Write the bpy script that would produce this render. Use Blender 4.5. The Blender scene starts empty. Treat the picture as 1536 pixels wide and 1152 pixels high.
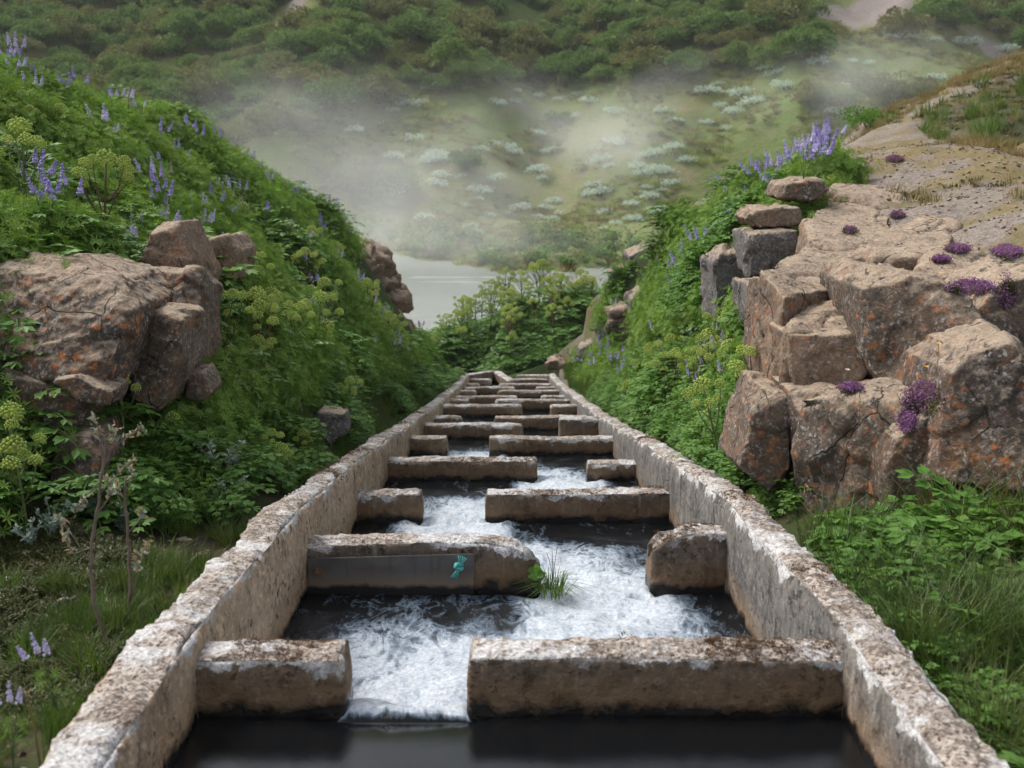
import bpy, bmesh, math, random
import numpy as np
from mathutils import Vector, Matrix, Euler
from math import radians, sin, cos, pi

SC = bpy.context.scene
COL = SC.collection
# ------------------------------------------------------------------ camera
FPX = 1707.0; PITCH = radians(11.3)
cam = bpy.data.cameras.new('camera'); camo = bpy.data.objects.new('camera', cam); COL.objects.link(camo)
camo.location = (0, 0, 0); camo.rotation_euler = (radians(90) - PITCH, 0, 0)
cam.sensor_width = 36; cam.lens = 36 * FPX / 1536
cam.clip_start = 0.05; cam.clip_end = 2000
cam.dof.use_dof = True; cam.dof.focus_distance = 8.0; cam.dof.aperture_fstop = 3.2
SC.camera = camo
# ------------------------------------------------------------------ world, sun, exposure
SUN_EL, SUN_AZ = radians(50), radians(-60)      # azimuth clockwise from +Y
w = bpy.data.worlds.new("World"); SC.world = w; w.use_nodes = True
nt = w.node_tree; bg = nt.nodes['Background']
sky = nt.nodes.new('ShaderNodeTexSky'); sky.sky_type = 'NISHITA'; sky.sun_disc = False
sky.sun_elevation = SUN_EL; sky.sun_rotation = SUN_AZ; sky.dust_density = 4; sky.air_density = 1.0
hs = nt.nodes.new('ShaderNodeHueSaturation'); hs.inputs['Saturation'].default_value = 0.35
nt.links.new(sky.outputs[0], hs.inputs['Color']); nt.links.new(hs.outputs[0], bg.inputs[0])
bg.inputs[1].default_value = 0.15
sun = bpy.data.lights.new('sun', 'SUN'); suno = bpy.data.objects.new('sun', sun); COL.objects.link(suno)
sun.energy = 1.5; sun.angle = radians(14); sun.color = (1, 0.95, 0.88)
sd = Vector((sin(SUN_AZ) * cos(SUN_EL), cos(SUN_AZ) * cos(SUN_EL), sin(SUN_EL)))
suno.rotation_euler = sd.to_track_quat('Z', 'Y').to_euler()
SC.view_settings.view_transform = 'Standard'; SC.view_settings.look = 'None'
SC.view_settings.exposure = 0.68; SC.view_settings.gamma = 1
SC.cycles.volume_step_rate = 1.5; SC.cycles.volume_max_steps = 128
SC.cycles.max_bounces = 6; SC.cycles.transparent_max_bounces = 8; SC.cycles.volume_bounces = 3
SC.cycles.caustics_reflective = False; SC.cycles.caustics_refractive = False

rng = np.random.default_rng(7); random.seed(7)
CP, SP = cos(PITCH), sin(PITCH)
def W(px, py, d):
    a = (px - 768) / FPX * d; v = (py - 576) / FPX * d
    return np.array([a, d * CP - v * SP, -(v * CP + d * SP)])
def PROJ(P):
    P = np.atleast_2d(P); d = P[:, 1] * CP - P[:, 2] * SP; v = -P[:, 2] * CP - P[:, 1] * SP
    d = np.maximum(d, 1e-3)
    return np.stack([768 + P[:, 0] / d * FPX, 576 + v / d * FPX, d], 1)
# ------------------------------------------------------------------ numpy noise
def _h(i, j, k, s):
    n = (i * 374761393 + j * 668265263 + k * 2147483647 + s * 974634777) & 0xffffffff
    n = ((n ^ (n >> 13)) * 1274126177) & 0xffffffff
    n = ((n ^ (n >> 16)) * 2246822519) & 0xffffffff
    return ((n ^ (n >> 15)) & 0xffff) / 32767.5 - 1
def vnoise(P, seed=0):
    P = np.asarray(P, float); F = np.floor(P).astype(np.int64); f = P - F; f = f * f * (3 - 2 * f)
    r = 0
    for a in (0, 1):
        for b in (0, 1):
            for c in (0, 1):
                wt = (f[:, 0] if a else 1 - f[:, 0]) * (f[:, 1] if b else 1 - f[:, 1]) * (f[:, 2] if c else 1 - f[:, 2])
                r = r + wt * _h(F[:, 0] + a, F[:, 1] + b, F[:, 2] + c, seed)
    return r
def fbm(P, oct=4, seed=0, gain=.5):
    P = np.asarray(P, float)
    r = 0; a = 1
    for o in range(oct):
        r = r + a * vnoise(P * (2.03 ** o) + o * 17.3, seed + o); a *= gain
    return r
def fbm2(x, y, s, oct=4, seed=0):
    x = np.asarray(x, float); y = np.asarray(y, float); sh = x.shape
    return fbm(np.stack([x.ravel() * s, y.ravel() * s, 0 * x.ravel() + .37], 1), oct, seed).reshape(sh)
def sstep(a, b, x):
    t = np.clip((x - a) / (b - a), 0, 1); return t * t * (3 - 2 * t)
# ------------------------------------------------------------------ object helpers
def tag(o, label=None, cat=None, group=None, kind=None):
    if label: o['label'] = label
    if cat: o['category'] = cat
    if group: o['group'] = group
    if kind: o['kind'] = kind
    return o
def link(name, me, mat=None, parent=None, loc=None):
    if mat is not None:
        if len(me.materials) == 0: me.materials.append(mat)
    o = bpy.data.objects.new(name, me); COL.objects.link(o)
    if parent is not None: o.parent = parent
    if loc is not None: o.location = tuple(loc)
    return o
def empty(name, loc=(0, 0, 0)):
    o = bpy.data.objects.new(name, None); COL.objects.link(o); o.location = tuple(loc); o.empty_display_size = .1
    return o
def copy_tree(root, loc, rz=0, scale=1, rx=0, ry=0):
    r = root.copy(); COL.objects.link(r); r.location = tuple(loc); r.rotation_euler = (rx, ry, rz)
    r.scale = (scale,) * 3 if np.isscalar(scale) else tuple(scale)
    for ch in list(root.children):
        c = ch.copy(); COL.objects.link(c); c.parent = r
        for g in list(ch.children):
            e = g.copy(); COL.objects.link(e); e.parent = c
    return r
class MB:
    def __init__(s): s.v = []; s.f = []; s.n = 0; s.at = {}
    def add(s, v, f, **at):
        v = np.asarray(v, float).reshape(-1, 3); s.v.append(v)
        for q in f: s.f.append([int(i) + s.n for i in q])
        for k, a in at.items(): s.at.setdefault(k, []).append(np.broadcast_to(np.asarray(a, float), (len(v),)))
        s.n += len(v); return s
    def mesh(s, name, smooth=False):
        me = bpy.data.meshes.new(name)
        V = np.concatenate(s.v) if s.v else np.zeros((0, 3))
        me.from_pydata(V.tolist(), [], s.f)
        for k, a in s.at.items():
            A = me.attributes.new(k, 'FLOAT', 'POINT'); A.data.foreach_set('value', np.concatenate(a).astype(np.float32))
        if smooth: me.polygons.foreach_set('use_smooth', [True] * len(me.polygons))
        me.update(); return me
def nrm(a): return a / np.maximum(np.linalg.norm(a, axis=-1, keepdims=True), 1e-9)
def leaves(mb, base, dr, up, L, Wd, fold=.15, droop=0.0, shade=0.0):
    """one folded quad-pair leaf per row"""
    base = np.atleast_2d(base); n = len(base); dr = nrm(np.atleast_2d(dr)); L = np.broadcast_to(L, (n,))[:, None]; Wd = np.broadcast_to(Wd, (n,))[:, None]
    sd = nrm(np.cross(dr, np.atleast_2d(up))); nn = nrm(np.cross(sd, dr))
    mid = base + dr * L * .48 - nn * L * droop * .3; tip = base + dr * L - nn * L * droop
    l = mid + sd * Wd * .5 + nn * Wd * fold; r = mid - sd * Wd * .5 + nn * Wd * fold
    v = np.stack([base, l, tip, r], 1).reshape(-1, 3)
    i = np.arange(n) * 4
    f = np.concatenate([np.stack([i, i + 1, i + 2], 1), np.stack([i, i + 2, i + 3], 1)])
    mb.add(v, f)
def tube(mb, pts, r0, r1=None, seg=6):
    pts = np.asarray(pts, float); n = len(pts); r1 = r0 if r1 is None else r1
    rr = np.linspace(r0, r1, n); t = nrm(np.gradient(pts, axis=0))
    ref = np.array([0, 0, 1.]) if abs(t[0][2]) < .8 else np.array([1., 0, 0])
    u = nrm(np.cross(t, ref)); w_ = nrm(np.cross(t, u)); a = np.arange(seg) / seg * 2 * pi
    v = (pts[:, None] + rr[:, None, None] * (np.cos(a)[None, :, None] * u[:, None] + np.sin(a)[None, :, None] * w_[:, None])).reshape(-1, 3)
    f = []
    for i in range(n - 1):
        for j in range(seg):
            k = (j + 1) % seg; f.append((i * seg + j, i * seg + k, (i + 1) * seg + k, (i + 1) * seg + j))
    f.append(tuple(range(seg))[::-1]); f.append(tuple((n - 1) * seg + j for j in range(seg)))
    mb.add(v, f)
def bez(p0, p1, p2, n=6):
    t = np.linspace(0, 1, n)[:, None]; return (1 - t) ** 2 * np.asarray(p0) + 2 * t * (1 - t) * np.asarray(p1) + t * t * np.asarray(p2)
OCT_V = np.array([[1, 0, 0], [-1, 0, 0], [0, 1, 0], [0, -1, 0], [0, 0, 1], [0, 0, -1.]])
OCT_F = [(0, 2, 4), (2, 1, 4), (1, 3, 4), (3, 0, 4), (2, 0, 5), (1, 2, 5), (3, 1, 5), (0, 3, 5)]
_bm = bmesh.new(); bmesh.ops.create_icosphere(_bm, subdivisions=1, radius=1)
ICO_V = np.array([v.co[:] for v in _bm.verts]); ICO_F = [[v.index for v in f.verts] for f in _bm.faces]; _bm.free()
# ------------------------------------------------------------------ material helpers
class NT:
    def __init__(s, name):
        s.m = bpy.data.materials.new(name); s.m.use_nodes = True; s.t = s.m.node_tree; s.t.nodes.clear()
        s.out = s.t.nodes.new('ShaderNodeOutputMaterial')
    def n(s, typ, **kw):
        x = s.t.nodes.new('ShaderNode' + typ)
        for k, v in kw.items(): setattr(x, k, v)
        return x
    def set(s, sock, v):
        if isinstance(v, bpy.types.NodeSocket): s.t.links.new(v, sock)
        elif isinstance(v, (tuple, list)): sock.default_value = (*v, 1) if len(v) == 3 and len(sock.default_value) == 4 else v
        else: sock.default_value = v
    def pos(s): return s.n('NewGeometry').outputs['Position']
    def objc(s): return s.n('TexCoord').outputs['Object']
    def mapv(s, v, sc): 
        m = s.n('Mapping'); s.set(m.inputs['Vector'], v); m.inputs['Scale'].default_value = sc if isinstance(sc, tuple) else (sc,) * 3; return m.outputs[0]
    def noise(s, v, scale, detail=4, rough=.55, dist=0):
        x = s.n('TexNoise'); s.set(x.inputs['Vector'], v); x.inputs['Scale'].default_value = scale; x.inputs['Detail'].default_value = detail
        x.inputs['Roughness'].default_value = rough; x.inputs['Distortion'].default_value = dist; return x.outputs['Fac']
    def vor(s, v, scale, feature='F1', out='Distance'):
        x = s.n('TexVoronoi', feature=feature); s.set(x.inputs['Vector'], v); x.inputs['Scale'].default_value = scale; return x.outputs[out]
    def ramp(s, f, a, b, lo=0., hi=1.):
        x = s.n('MapRange', clamp=True); s.set(x.inputs['Value'], f)
        for k, v in (('From Min', a), ('From Max', b), ('To Min', lo), ('To Max', hi)): s.set(x.inputs[k], v)
        return x.outputs[0]
    def math(s, op, a, b=0., c=None):
        x = s.n('Math', operation=op); s.set(x.inputs[0], a); s.set(x.inputs[1], b)
        if c is not None: s.set(x.inputs[2], c)
        return x.outputs[0]
    def mix(s, f, a, b, blend='MIX'):
        x = s.n('Mix', data_type='RGBA', blend_type=blend); s.set(x.inputs[0], f); s.set(x.inputs[6], a); s.set(x.inputs[7], b); return x.outputs[2]
    def attr(s, n): return s.n('Attribute', attribute_name=n).outputs['Fac']
    def rand(s): return s.n('ObjectInfo').outputs['Random']
    def bump(s, h, strength=.5, dist=.02):
        x = s.n('Bump'); s.set(x.inputs['Height'], h); x.inputs['Strength'].default_value = strength; x.inputs['Distance'].default_value = dist; return x.outputs[0]
    def bsdf(s, col, rough=.8, normal=None, spec=.5, **kw):
        p = s.n('BsdfPrincipled'); s.set(p.inputs['Base Color'], col); s.set(p.inputs['Roughness'], rough); s.set(p.inputs['Specular IOR Level'], spec)
        if normal is not None: s.set(p.inputs['Normal'], normal)
        for k, v in kw.items(): s.set(p.inputs[k], v)
        return p.outputs[0]
    def done(s, sh, sock='Surface'): s.set(s.out.inputs[sock], sh); return s.m
def mat_leaf(name, c1, c2, c3=None, trans=.3, rough=.55, spec=.35):
    t = NT(name); r = t.rand(); P = t.pos()
    nz = t.noise(P, 9, 2); col = t.mix(t.ramp(nz, .3, .7), c1, c2)
    if c3 is not None: col = t.mix(t.ramp(r, .55, 1.0, 0, .9), col, c3)
    col = t.mix(t.ramp(t.noise(P, .9, 3), .35, .65, .0, .35), col, tuple(x * 1.6 for x in c2[:3]))
    b = t.bsdf(col, rough, spec=spec)
    tr = t.n('BsdfTranslucent'); t.set(tr.inputs[0], t.mix(.5, col, (c2[0] * 1.6, c2[1] * 1.5, c2[2] * .7)))
    mx = t.n('MixShader'); mx.inputs[0].default_value = trans; t.t.links.new(b, mx.inputs[1]); t.t.links.new(tr.outputs[0], mx.inputs[2])
    return t.done(mx.outputs[0])
def mat_plain(name, col, rough=.7, spec=.4, var=.3, scale=20, bump=0):
    t = NT(name); P = t.objc(); n = t.noise(P, scale, 4)
    c = t.mix(t.ramp(n, .3, .7), tuple(x * (1 - var) for x in col), tuple(min(1, x * (1 + var)) for x in col))
    return t.done(t.bsdf(c, rough, t.bump(n, bump, .005) if bump else None, spec))
# foliage
M = {}
M['lupine_leaf'] = mat_leaf('lupine_leaf', (.10, .188, .03), (.155, .262, .048), (.215, .31, .068), rough=.7, spec=.25)
M['lupine_bright'] = mat_leaf('lupine_bright_leaf', (.14, .28, .04), (.20, .34, .055), (.26, .36, .08), rough=.7, spec=.25)
M['lupine_stem'] = mat_plain('lupine_stem', (.09, .14, .05))
M['broad_leaf'] = mat_leaf('broad_leaf', (.07, .16, .026), (.105, .22, .034), (.15, .26, .045), rough=.55, spec=.35)
M['angelica_leaf'] = mat_leaf('angelica_leaf', (.065, .16, .026), (.105, .225, .035), (.15, .26, .045), rough=.42, spec=.5)
M['umbel'] = mat_leaf('umbel', (.27, .36, .07), (.38, .47, .11), (.44, .48, .13), trans=.15, rough=.8)
M['angelica_stem'] = mat_plain('angelica_stem', (.12, .15, .05))
M['angelica_dark_stem'] = mat_plain('angelica_dark_stem', (.10, .06, .03))
M['grass'] = mat_leaf('grass_blade', (.05, .11, .018), (.09, .16, .025), (.20, .17, .06), trans=.35)
M['meadow'] = mat_leaf('meadow_blade', (.15, .22, .05), (.24, .28, .08), (.32, .28, .13), trans=.35)
M['dark_grass'] = mat_leaf('dark_grass_blade', (.028, .065, .012), (.055, .105, .018), (.14, .13, .05), trans=.3)
M['dry_moss'] = mat_leaf('brown_moss', (.07, .032, .014), (.13, .065, .025), (.10, .07, .03), trans=.1, rough=.9)
M['dry_grass'] = mat_leaf('dry_grass', (.16, .12, .05), (.24, .18, .08), (.12, .14, .04), trans=.3)
M['moss'] = mat_leaf('moss_tuft', (.035, .055, .012), (.07, .085, .02), (.10, .07, .028), trans=.2)
M['birch'] = mat_leaf('birch_leaf', (.07, .135, .034), (.12, .20, .05), (.165, .22, .062), trans=.25, rough=.7)
M['birch_red'] = mat_leaf('birch_brownish', (.10, .125, .04), (.16, .175, .055), (.17, .15, .06), trans=.25, rough=.7)
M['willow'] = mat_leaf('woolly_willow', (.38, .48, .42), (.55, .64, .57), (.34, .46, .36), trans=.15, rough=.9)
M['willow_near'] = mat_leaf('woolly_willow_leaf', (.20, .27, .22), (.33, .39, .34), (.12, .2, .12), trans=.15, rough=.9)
M['bark'] = mat_plain('bark', (.16, .12, .10), .9, bump=.4)
M['fuzzy'] = mat_leaf('fuzzy_bud', (.30, .22, .15), (.42, .32, .22), (.22, .22, .13), trans=.2, rough=.9)
M['thyme'] = mat_leaf('thyme_flower', (.17, .075, .19), (.30, .14, .32), (.26, .14, .20), trans=.2, rough=.8)
M['thyme_leaf'] = mat_leaf('thyme_leaf', (.05, .06, .02), (.09, .10, .03), (.10, .06, .03), trans=.2)
def mat_spike(name, top, bot, tip):
    t = NT(name); z = t.n('SeparateXYZ'); t.set(z.inputs[0], t.n('TexCoord').outputs['Generated'])
    n = t.noise(t.objc(), 60, 1)
    c = t.mix(t.ramp(z.outputs[2], .0, .8), bot, top); c = t.mix(t.ramp(z.outputs[2], .85, 1.), c, tip); c = t.mix(t.ramp(n, .35, .65, 0, .6), c, bot)
    return t.done(t.bsdf(c, .7, spec=.3))
M['spike_violet'] = mat_spike('violet_floret', (.22, .15, .50), (.48, .41, .74), (.3, .27, .40))
M['spike_lilac'] = mat_spike('lilac_floret', (.38, .31, .60), (.66, .62, .80), (.4, .42, .38))
M['spike_faded'] = mat_spike('faded_floret', (.30, .27, .22), (.34, .30, .25), (.25, .26, .16))
# ------------------------------------------------------------------ stone, concrete, ground
def mat_rock(name, base, warm, lichen=.5, dark=(.05, .045, .045), spots=1.0):
    t = NT(name); P = t.pos()
    big = t.noise(P, 1.6, 5, .6); mid = t.noise(P, 7, 6, .65, .4); fine = t.noise(P, 45, 4, .7)
    c = t.mix(t.ramp(big, .35, .65), base, warm)
    c = t.mix(t.ramp(mid, .3, .72, .0, .75), c, tuple(x * .42 for x in base))
    # orange lichen blotches, pale grey lichen discs, black lichen
    Pd = t.n('VectorMath', operation='ADD'); t.set(Pd.inputs[0], P); ns_ = t.n('TexNoise'); t.set(ns_.inputs['Vector'], P); ns_.inputs['Scale'].default_value = 16; ns_.inputs['Detail'].default_value = 4
    sc_ = t.n('VectorMath', operation='SCALE'); t.set(sc_.inputs[0], ns_.outputs['Color']); sc_.inputs['Scale'].default_value = .11; t.t.links.new(sc_.outputs[0], Pd.inputs[1]); PD = Pd.outputs[0]
    vd = t.vor(PD, 13); msk = t.math('MULTIPLY', t.ramp(vd, .2, .42, 1, 0), t.ramp(t.noise(P, 2.6, 3), .44, .54))
    c = t.mix(t.math('MULTIPLY', msk, lichen), c, (.48, .17, .055))
    ob = t.math('MULTIPLY', t.ramp(t.noise(P, 5, 6, .7), .52, .62), lichen * .45); c = t.mix(ob, c, (.32, .15, .07))
    vg = t.vor(PD, 27); mg = t.math('MULTIPLY', t.ramp(vg, .22, .36, 1, 0), t.ramp(t.noise(P, 6, 4), .46, .56, 0, .85 * spots)); c = t.mix(mg, c, (.36, .35, .33))
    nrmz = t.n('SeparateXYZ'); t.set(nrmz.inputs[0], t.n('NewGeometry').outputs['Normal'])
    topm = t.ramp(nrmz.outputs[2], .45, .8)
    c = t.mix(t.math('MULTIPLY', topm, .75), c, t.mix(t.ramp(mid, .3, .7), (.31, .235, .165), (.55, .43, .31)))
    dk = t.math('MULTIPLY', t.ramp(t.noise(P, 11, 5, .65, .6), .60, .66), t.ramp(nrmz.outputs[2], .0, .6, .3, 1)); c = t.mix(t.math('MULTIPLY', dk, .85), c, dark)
    c = t.mix(t.ramp(fine, .42, .62, .0, .75), c, t.mix(.65, c, (.03, .027, .025))); c = t.mix(t.ramp(t.noise(P, 30, 4, .75), .54, .66, 0, .5), c, (.42, .37, .32))
    cr = t.vor(t.mapv(t.mix(.12, P, t.n('TexNoise').outputs['Color']), (1.3, 1.3, .9)), 1.6, 'DISTANCE_TO_EDGE')
    crm = t.math('MAXIMUM', t.ramp(cr, .0, .012, 0, 1), t.ramp(t.noise(P, 2.1, 3), .45, .55))
    c = t.mix(t.ramp(crm, 0, 1, .4, 0), c, (.03, .025, .02))
    h = t.math('ADD', t.math('MULTIPLY', mid, 1.0), t.math('MULTIPLY', fine, .35)); h = t.math('ADD', h, t.math('MULTIPLY', crm, .6)); h = t.math('SUBTRACT', h, t.math('MULTIPLY', dk, .3))
    return t.done(t.bsdf(c, .88, t.bump(h, .9, .035), .3))
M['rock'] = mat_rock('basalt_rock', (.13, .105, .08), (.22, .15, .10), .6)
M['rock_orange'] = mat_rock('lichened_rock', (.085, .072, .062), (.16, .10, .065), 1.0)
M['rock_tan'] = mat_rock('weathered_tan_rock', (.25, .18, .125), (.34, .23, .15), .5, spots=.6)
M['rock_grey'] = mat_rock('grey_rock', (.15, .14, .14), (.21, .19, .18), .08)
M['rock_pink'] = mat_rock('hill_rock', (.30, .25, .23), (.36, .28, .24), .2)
def mat_concrete(name, a, b, wet=(.012, .010, .008), streak=.6, warm=(.30, .17, .07)):
    t = NT(name); P = t.pos(); dt = t.attr('dtop'); dw = t.attr('dwat'); tp = t.attr('top')
    big = t.noise(P, 2.2, 5, .6); mid = t.noise(P, 13, 6, .7); fine = t.noise(P, 70, 3, .7)
    f = t.mix(t.ramp(big, .36, .64), a, b)
    st = t.noise(t.mapv(P, (3.2, 3.2, .9)), 1.8, 7, .75, .3); f = t.mix(t.ramp(st, .48, .66, 0, streak), f, tuple(x * .32 for x in a))
    st2 = t.noise(t.mapv(P, (9., 9., 1.0)), 1.3, 6, .75, .4); f = t.mix(t.ramp(st2, .56, .66, 0, .35), f, (.52, .46, .40))
    f = t.mix(t.ramp(mid, .48, .70, 0, .8), f, tuple(x * .4 for x in a)); f = t.mix(t.ramp(t.noise(P, 32, 5, .75), .52, .66, 0, .55), f, tuple(min(1, x * 1.9) for x in b))
    # board-mark lines and pores
    bw = t.n('SeparateXYZ'); t.set(bw.inputs[0], t.mapv(P, 1.)); 
    pore = t.noise(P, 24, 4, .7); pm = t.math('MULTIPLY', t.ramp(pore, .56, .63), t.ramp(t.noise(P, 3.5, 4), .44, .56)); f = t.mix(t.math('MULTIPLY', pm, .9), f, (.03, .022, .016))
    rag = t.math('ADD', dw, t.ramp(t.noise(P, 9, 5, .6), .2, .8, -.05, .05))
    f = t.mix(t.ramp(rag, .02, .22, .55, 0), f, warm)
    f = t.mix(t.ramp(rag, .02, .065, 1, 0), f, wet)
    # top: exposed aggregate, brown moss crumbs, white lichen
    ag = t.vor(P, 34, out='Color'); sp = t.n('SeparateColor'); t.set(sp.inputs[0], ag)
    c = t.mix(sp.outputs[0], (.20, .16, .13), (.56, .49, .42)); c = t.mix(t.ramp(mid, .4, .75, 0, .5), c, (.38, .33, .285)); c = t.mix(t.ramp(fine, .50, .62, 0, .8), c, (.05, .035, .028))
    c = t.mix(t.ramp(t.noise(P, 52, 4, .7), .54, .60), c, (.06, .035, .022)); c = t.mix(t.math('MULTIPLY', t.ramp(t.noise(P, 4, 5, .7), .5, .62), t.ramp(t.noise(P, 30, 4, .75), .45, .55, 0, .85)), c, (.075, .045, .028))
    wl = t.math('ADD', t.noise(P, 2.6, 9, .8), t.ramp(t.math('ABSOLUTE', t.math('SUBTRACT', dt, .0)), .0, .10, .06, -.05))
    tw = t.ramp(wl, .555, .61); c = t.mix(t.math('MULTIPLY', tw, .85), c, t.mix(t.ramp(fine, .35, .6), (.24, .24, .25), (.72, .71, .70)))
    tm = t.ramp(tp, .4, .6); col = t.mix(tm, f, c)
    # lichen spilling over the rim
    sl = t.math('SUBTRACT', t.ramp(t.noise(P, 5, 6, .7), .3, .75, -.02, .13), dt); sm = t.math('MULTIPLY', t.ramp(sl, .0, .012), t.ramp(t.noise(P, 2.2, 3), .46, .54))
    col = t.mix(t.math('MULTIPLY', sm, t.math('SUBTRACT', 1., tm)), col, t.mix(t.ramp(fine, .35, .6), (.26, .25, .25), (.62, .61, .60)))
    h = t.math('ADD', t.math('MULTIPLY', mid, .8), t.math('MULTIPLY', fine, .35)); h = t.math('SUBTRACT', h, t.math('MULTIPLY', pm, .5))
    h = t.math('ADD', h, t.math('MULTIPLY', tm, t.math('MULTIPLY', t.vor(P, 34), .7)))
    ro = t.ramp(rag, .02, .07, .25, .9)
    return t.done(t.bsdf(col, ro, t.bump(h, .8, .02), .4))
M['conc_left'] = mat_concrete('warm_stained_concrete', (.33, .235, .155), (.47, .345, .235), streak=.5)
M['conc_right'] = mat_concrete('grey_stained_concrete', (.115, .11, .105), (.21, .19, .165), streak=.85)
M['conc'] = mat_concrete('baffle_concrete', (.095, .077, .06), (.165, .125, .09), streak=.25)
def mat_ground():
    t = NT('ground_soil'); P = t.pos(); g = t.attr('gravel'); gr = t.attr('green')
    n1 = t.noise(P, 1.1, 6, .65); n2 = t.noise(P, 8, 6, .7); n3 = t.noise(P, 60, 3, .7)
    soil = t.mix(t.ramp(n2, .35, .65), (.035, .024, .018), (.085, .055, .038))
    soil = t.mix(t.ramp(n1, .42, .55), soil, (.045, .065, .018))
    grav = t.mix(t.ramp(n2, .3, .7), (.12, .10, .08), (.23, .19, .155)); vc = t.vor(P, 45, out='Color'); sp = t.n('SeparateColor'); t.set(sp.inputs[0], vc)
    grav = t.mix(t.math('MULTIPLY', sp.outputs[1], .5), grav, (.40, .35, .31)); grav = t.mix(t.ramp(n3, .5, .7, 0, .7), grav, (.09, .07, .06))
    dry = t.mix(t.ramp(n2, .35, .65), (.13, .12, .04), (.24, .17, .08))
    grav = t.mix(t.ramp(n1, .46, .56, 0, .85), grav, dry)
    c = t.mix(g, soil, grav); c = t.mix(t.math('MULTIPLY', gr, .8), c, (.025, .05, .012))
    h = t.math('ADD', n2, t.math('MULTIPLY', n3, .5)); return t.done(t.bsdf(c, .95, t.bump(h, .8, .03), .2))
M['ground'] = mat_ground()
def mat_hill():
    t = NT('hillside_turf'); P = t.pos(); bare = t.attr('bare')
    n1 = t.noise(P, .07, 6, .6); n2 = t.noise(t.mapv(P, (1., 1., 2.2)), .45, 6, .7, .5); n3 = t.noise(t.mapv(P, (1., 1., 3.)), 2.6, 4, .7)
    c = t.mix(t.ramp(n1, .4, .6), (.15, .22, .055), (.23, .25, .085)); c = t.mix(t.ramp(n2, .42, .68, 0, .6), c, (.28, .23, .14))
    c = t.mix(t.ramp(n3, .45, .7, 0, .6), c, (.11, .15, .045)); c = t.mix(t.ramp(t.noise(P, .25, 5, .7, .8), .57, .64, 0, .6), c, (.27, .19, .15))
    c = t.mix(bare, c, t.mix(n3, (.25, .21, .19), (.40, .35, .32)))
    return t.done(t.bsdf(c, .95, t.bump(t.math('ADD', n2, n3), .9, .5), .15))
M['hill'] = mat_hill()
def mat_water():
    t = NT('rushing_water'); P = t.pos(); fo = t.attr('foam'); lip = t.attr('lip')
    fl = t.noise(t.mapv(P, (1.5, .7, 1.)), 2.6, 9, .7, .6); fi = t.noise(P, 42, 7, .85, .4); f2 = t.noise(t.mapv(P, (1.3, .8, 1.)), 9, 8, .8, .9)
    rg = t.noise(t.mapv(P, (1.6, .8, 1.)), 4.5, 7, .62, 1.5); rg = t.math('SUBTRACT', 1., t.math('MULTIPLY', t.math('ABSOLUTE', t.math('SUBTRACT', rg, .5)), 7.)); rg = t.math('MAXIMUM', rg, 0.)
    s = t.math('ADD', t.math('MULTIPLY', fl, .44), t.math('ADD', t.math('MULTIPLY', fi, .14), t.math('MULTIPLY', f2, .28))); s = t.math('ADD', s, t.math('MULTIPLY', rg, .13)); s = t.math('ADD', s, .015)
    s = t.math('ADD', s, t.ramp(fo, 0, 1, -.20, .17))
    m = t.ramp(s, .42, .62); m = t.math('MULTIPLY', m, t.ramp(fo, 0, .04))
    c = t.mix(t.ramp(s, .50, .70), (.20, .28, .38), t.mix(t.ramp(fi, .42, .58), (.42, .50, .60), (.82, .85, .88)))
    h = t.math('ADD', t.math('MULTIPLY', fl, .9), t.math('ADD', t.math('MULTIPLY', f2, .5), t.math('MULTIPLY', fi, .25))); h = t.math('MULTIPLY', h, t.ramp(fo, 0, .7, .03, .8))
    b = t.bump(h, .8, .05)
    w1 = t.bsdf((.004, .005, .006), .05, b, .62, IOR=1.33); w2 = t.bsdf(c, .32, b, .6)
    mx = t.n('MixShader'); t.set(mx.inputs[0], m); t.t.links.new(w1, mx.inputs[1]); t.t.links.new(w2, mx.inputs[2])
    return t.done(mx.outputs[0])
M['water'] = mat_water()
def mat_river():
    t = NT('river_water'); P = t.pos(); n = t.noise(t.mapv(P, (.5, 1.6, 1.)), 1.3, 5, .6); n2 = t.noise(t.mapv(P, (.35, 1.5, 1.)), .35, 5, .65)
    h = t.math('ADD', n, n2); fo = t.ramp(n2, .62, .70, 0, .5)
    return t.done(t.bsdf(t.mix(fo, (.30, .32, .30), (.6, .62, .6)), t.ramp(fo, 0, .5, .22, .6), t.bump(h, .45, .35), .5, IOR=1.33))
M['river'] = mat_river()
def mat_steel():
    t = NT('weathered_steel'); g = t.n('SeparateXYZ'); t.set(g.inputs[0], t.pos()); P = t.pos(); n = t.noise(P, 7, 6, .7); n2 = t.noise(t.mapv(P, (12., 1., 1.)), 3, 4)
    z = t.math('ADD', g.outputs[2], t.ramp(n, .3, .7, -.02, .02)); c = t.mix(t.ramp(n, .35, .7), (.075, .068, .065), (.14, .125, .115)); c = t.mix(t.ramp(n2, .55, .7, 0, .4), c, (.04, .035, .03))
    c = t.mix(t.ramp(z, -2.40, -2.31, .8, 0), c, (.26, .19, .13)); c = t.mix(t.ramp(z, -2.415, -2.39, 1, 0), c, (.012, .01, .009)); return t.done(t.bsdf(c, t.ramp(n, .3, .7, .35, .6), t.bump(n, .2, .01), .5))
M['steel'] = mat_steel()
M['rust'] = mat_plain('rusty_iron', (.20, .10, .06), .9)
M['rope'] = mat_plain('green_rope', (.10, .38, .34), .8)
M['wood'] = mat_plain('grey_driftwood', (.30, .26, .22), .9)
M['cotton'] = mat_plain('cotton_tuft', (.62, .56, .47), .95)
M['yellow'] = mat_plain('yellow_petal', (.72, .40, .02), .6)
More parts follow.
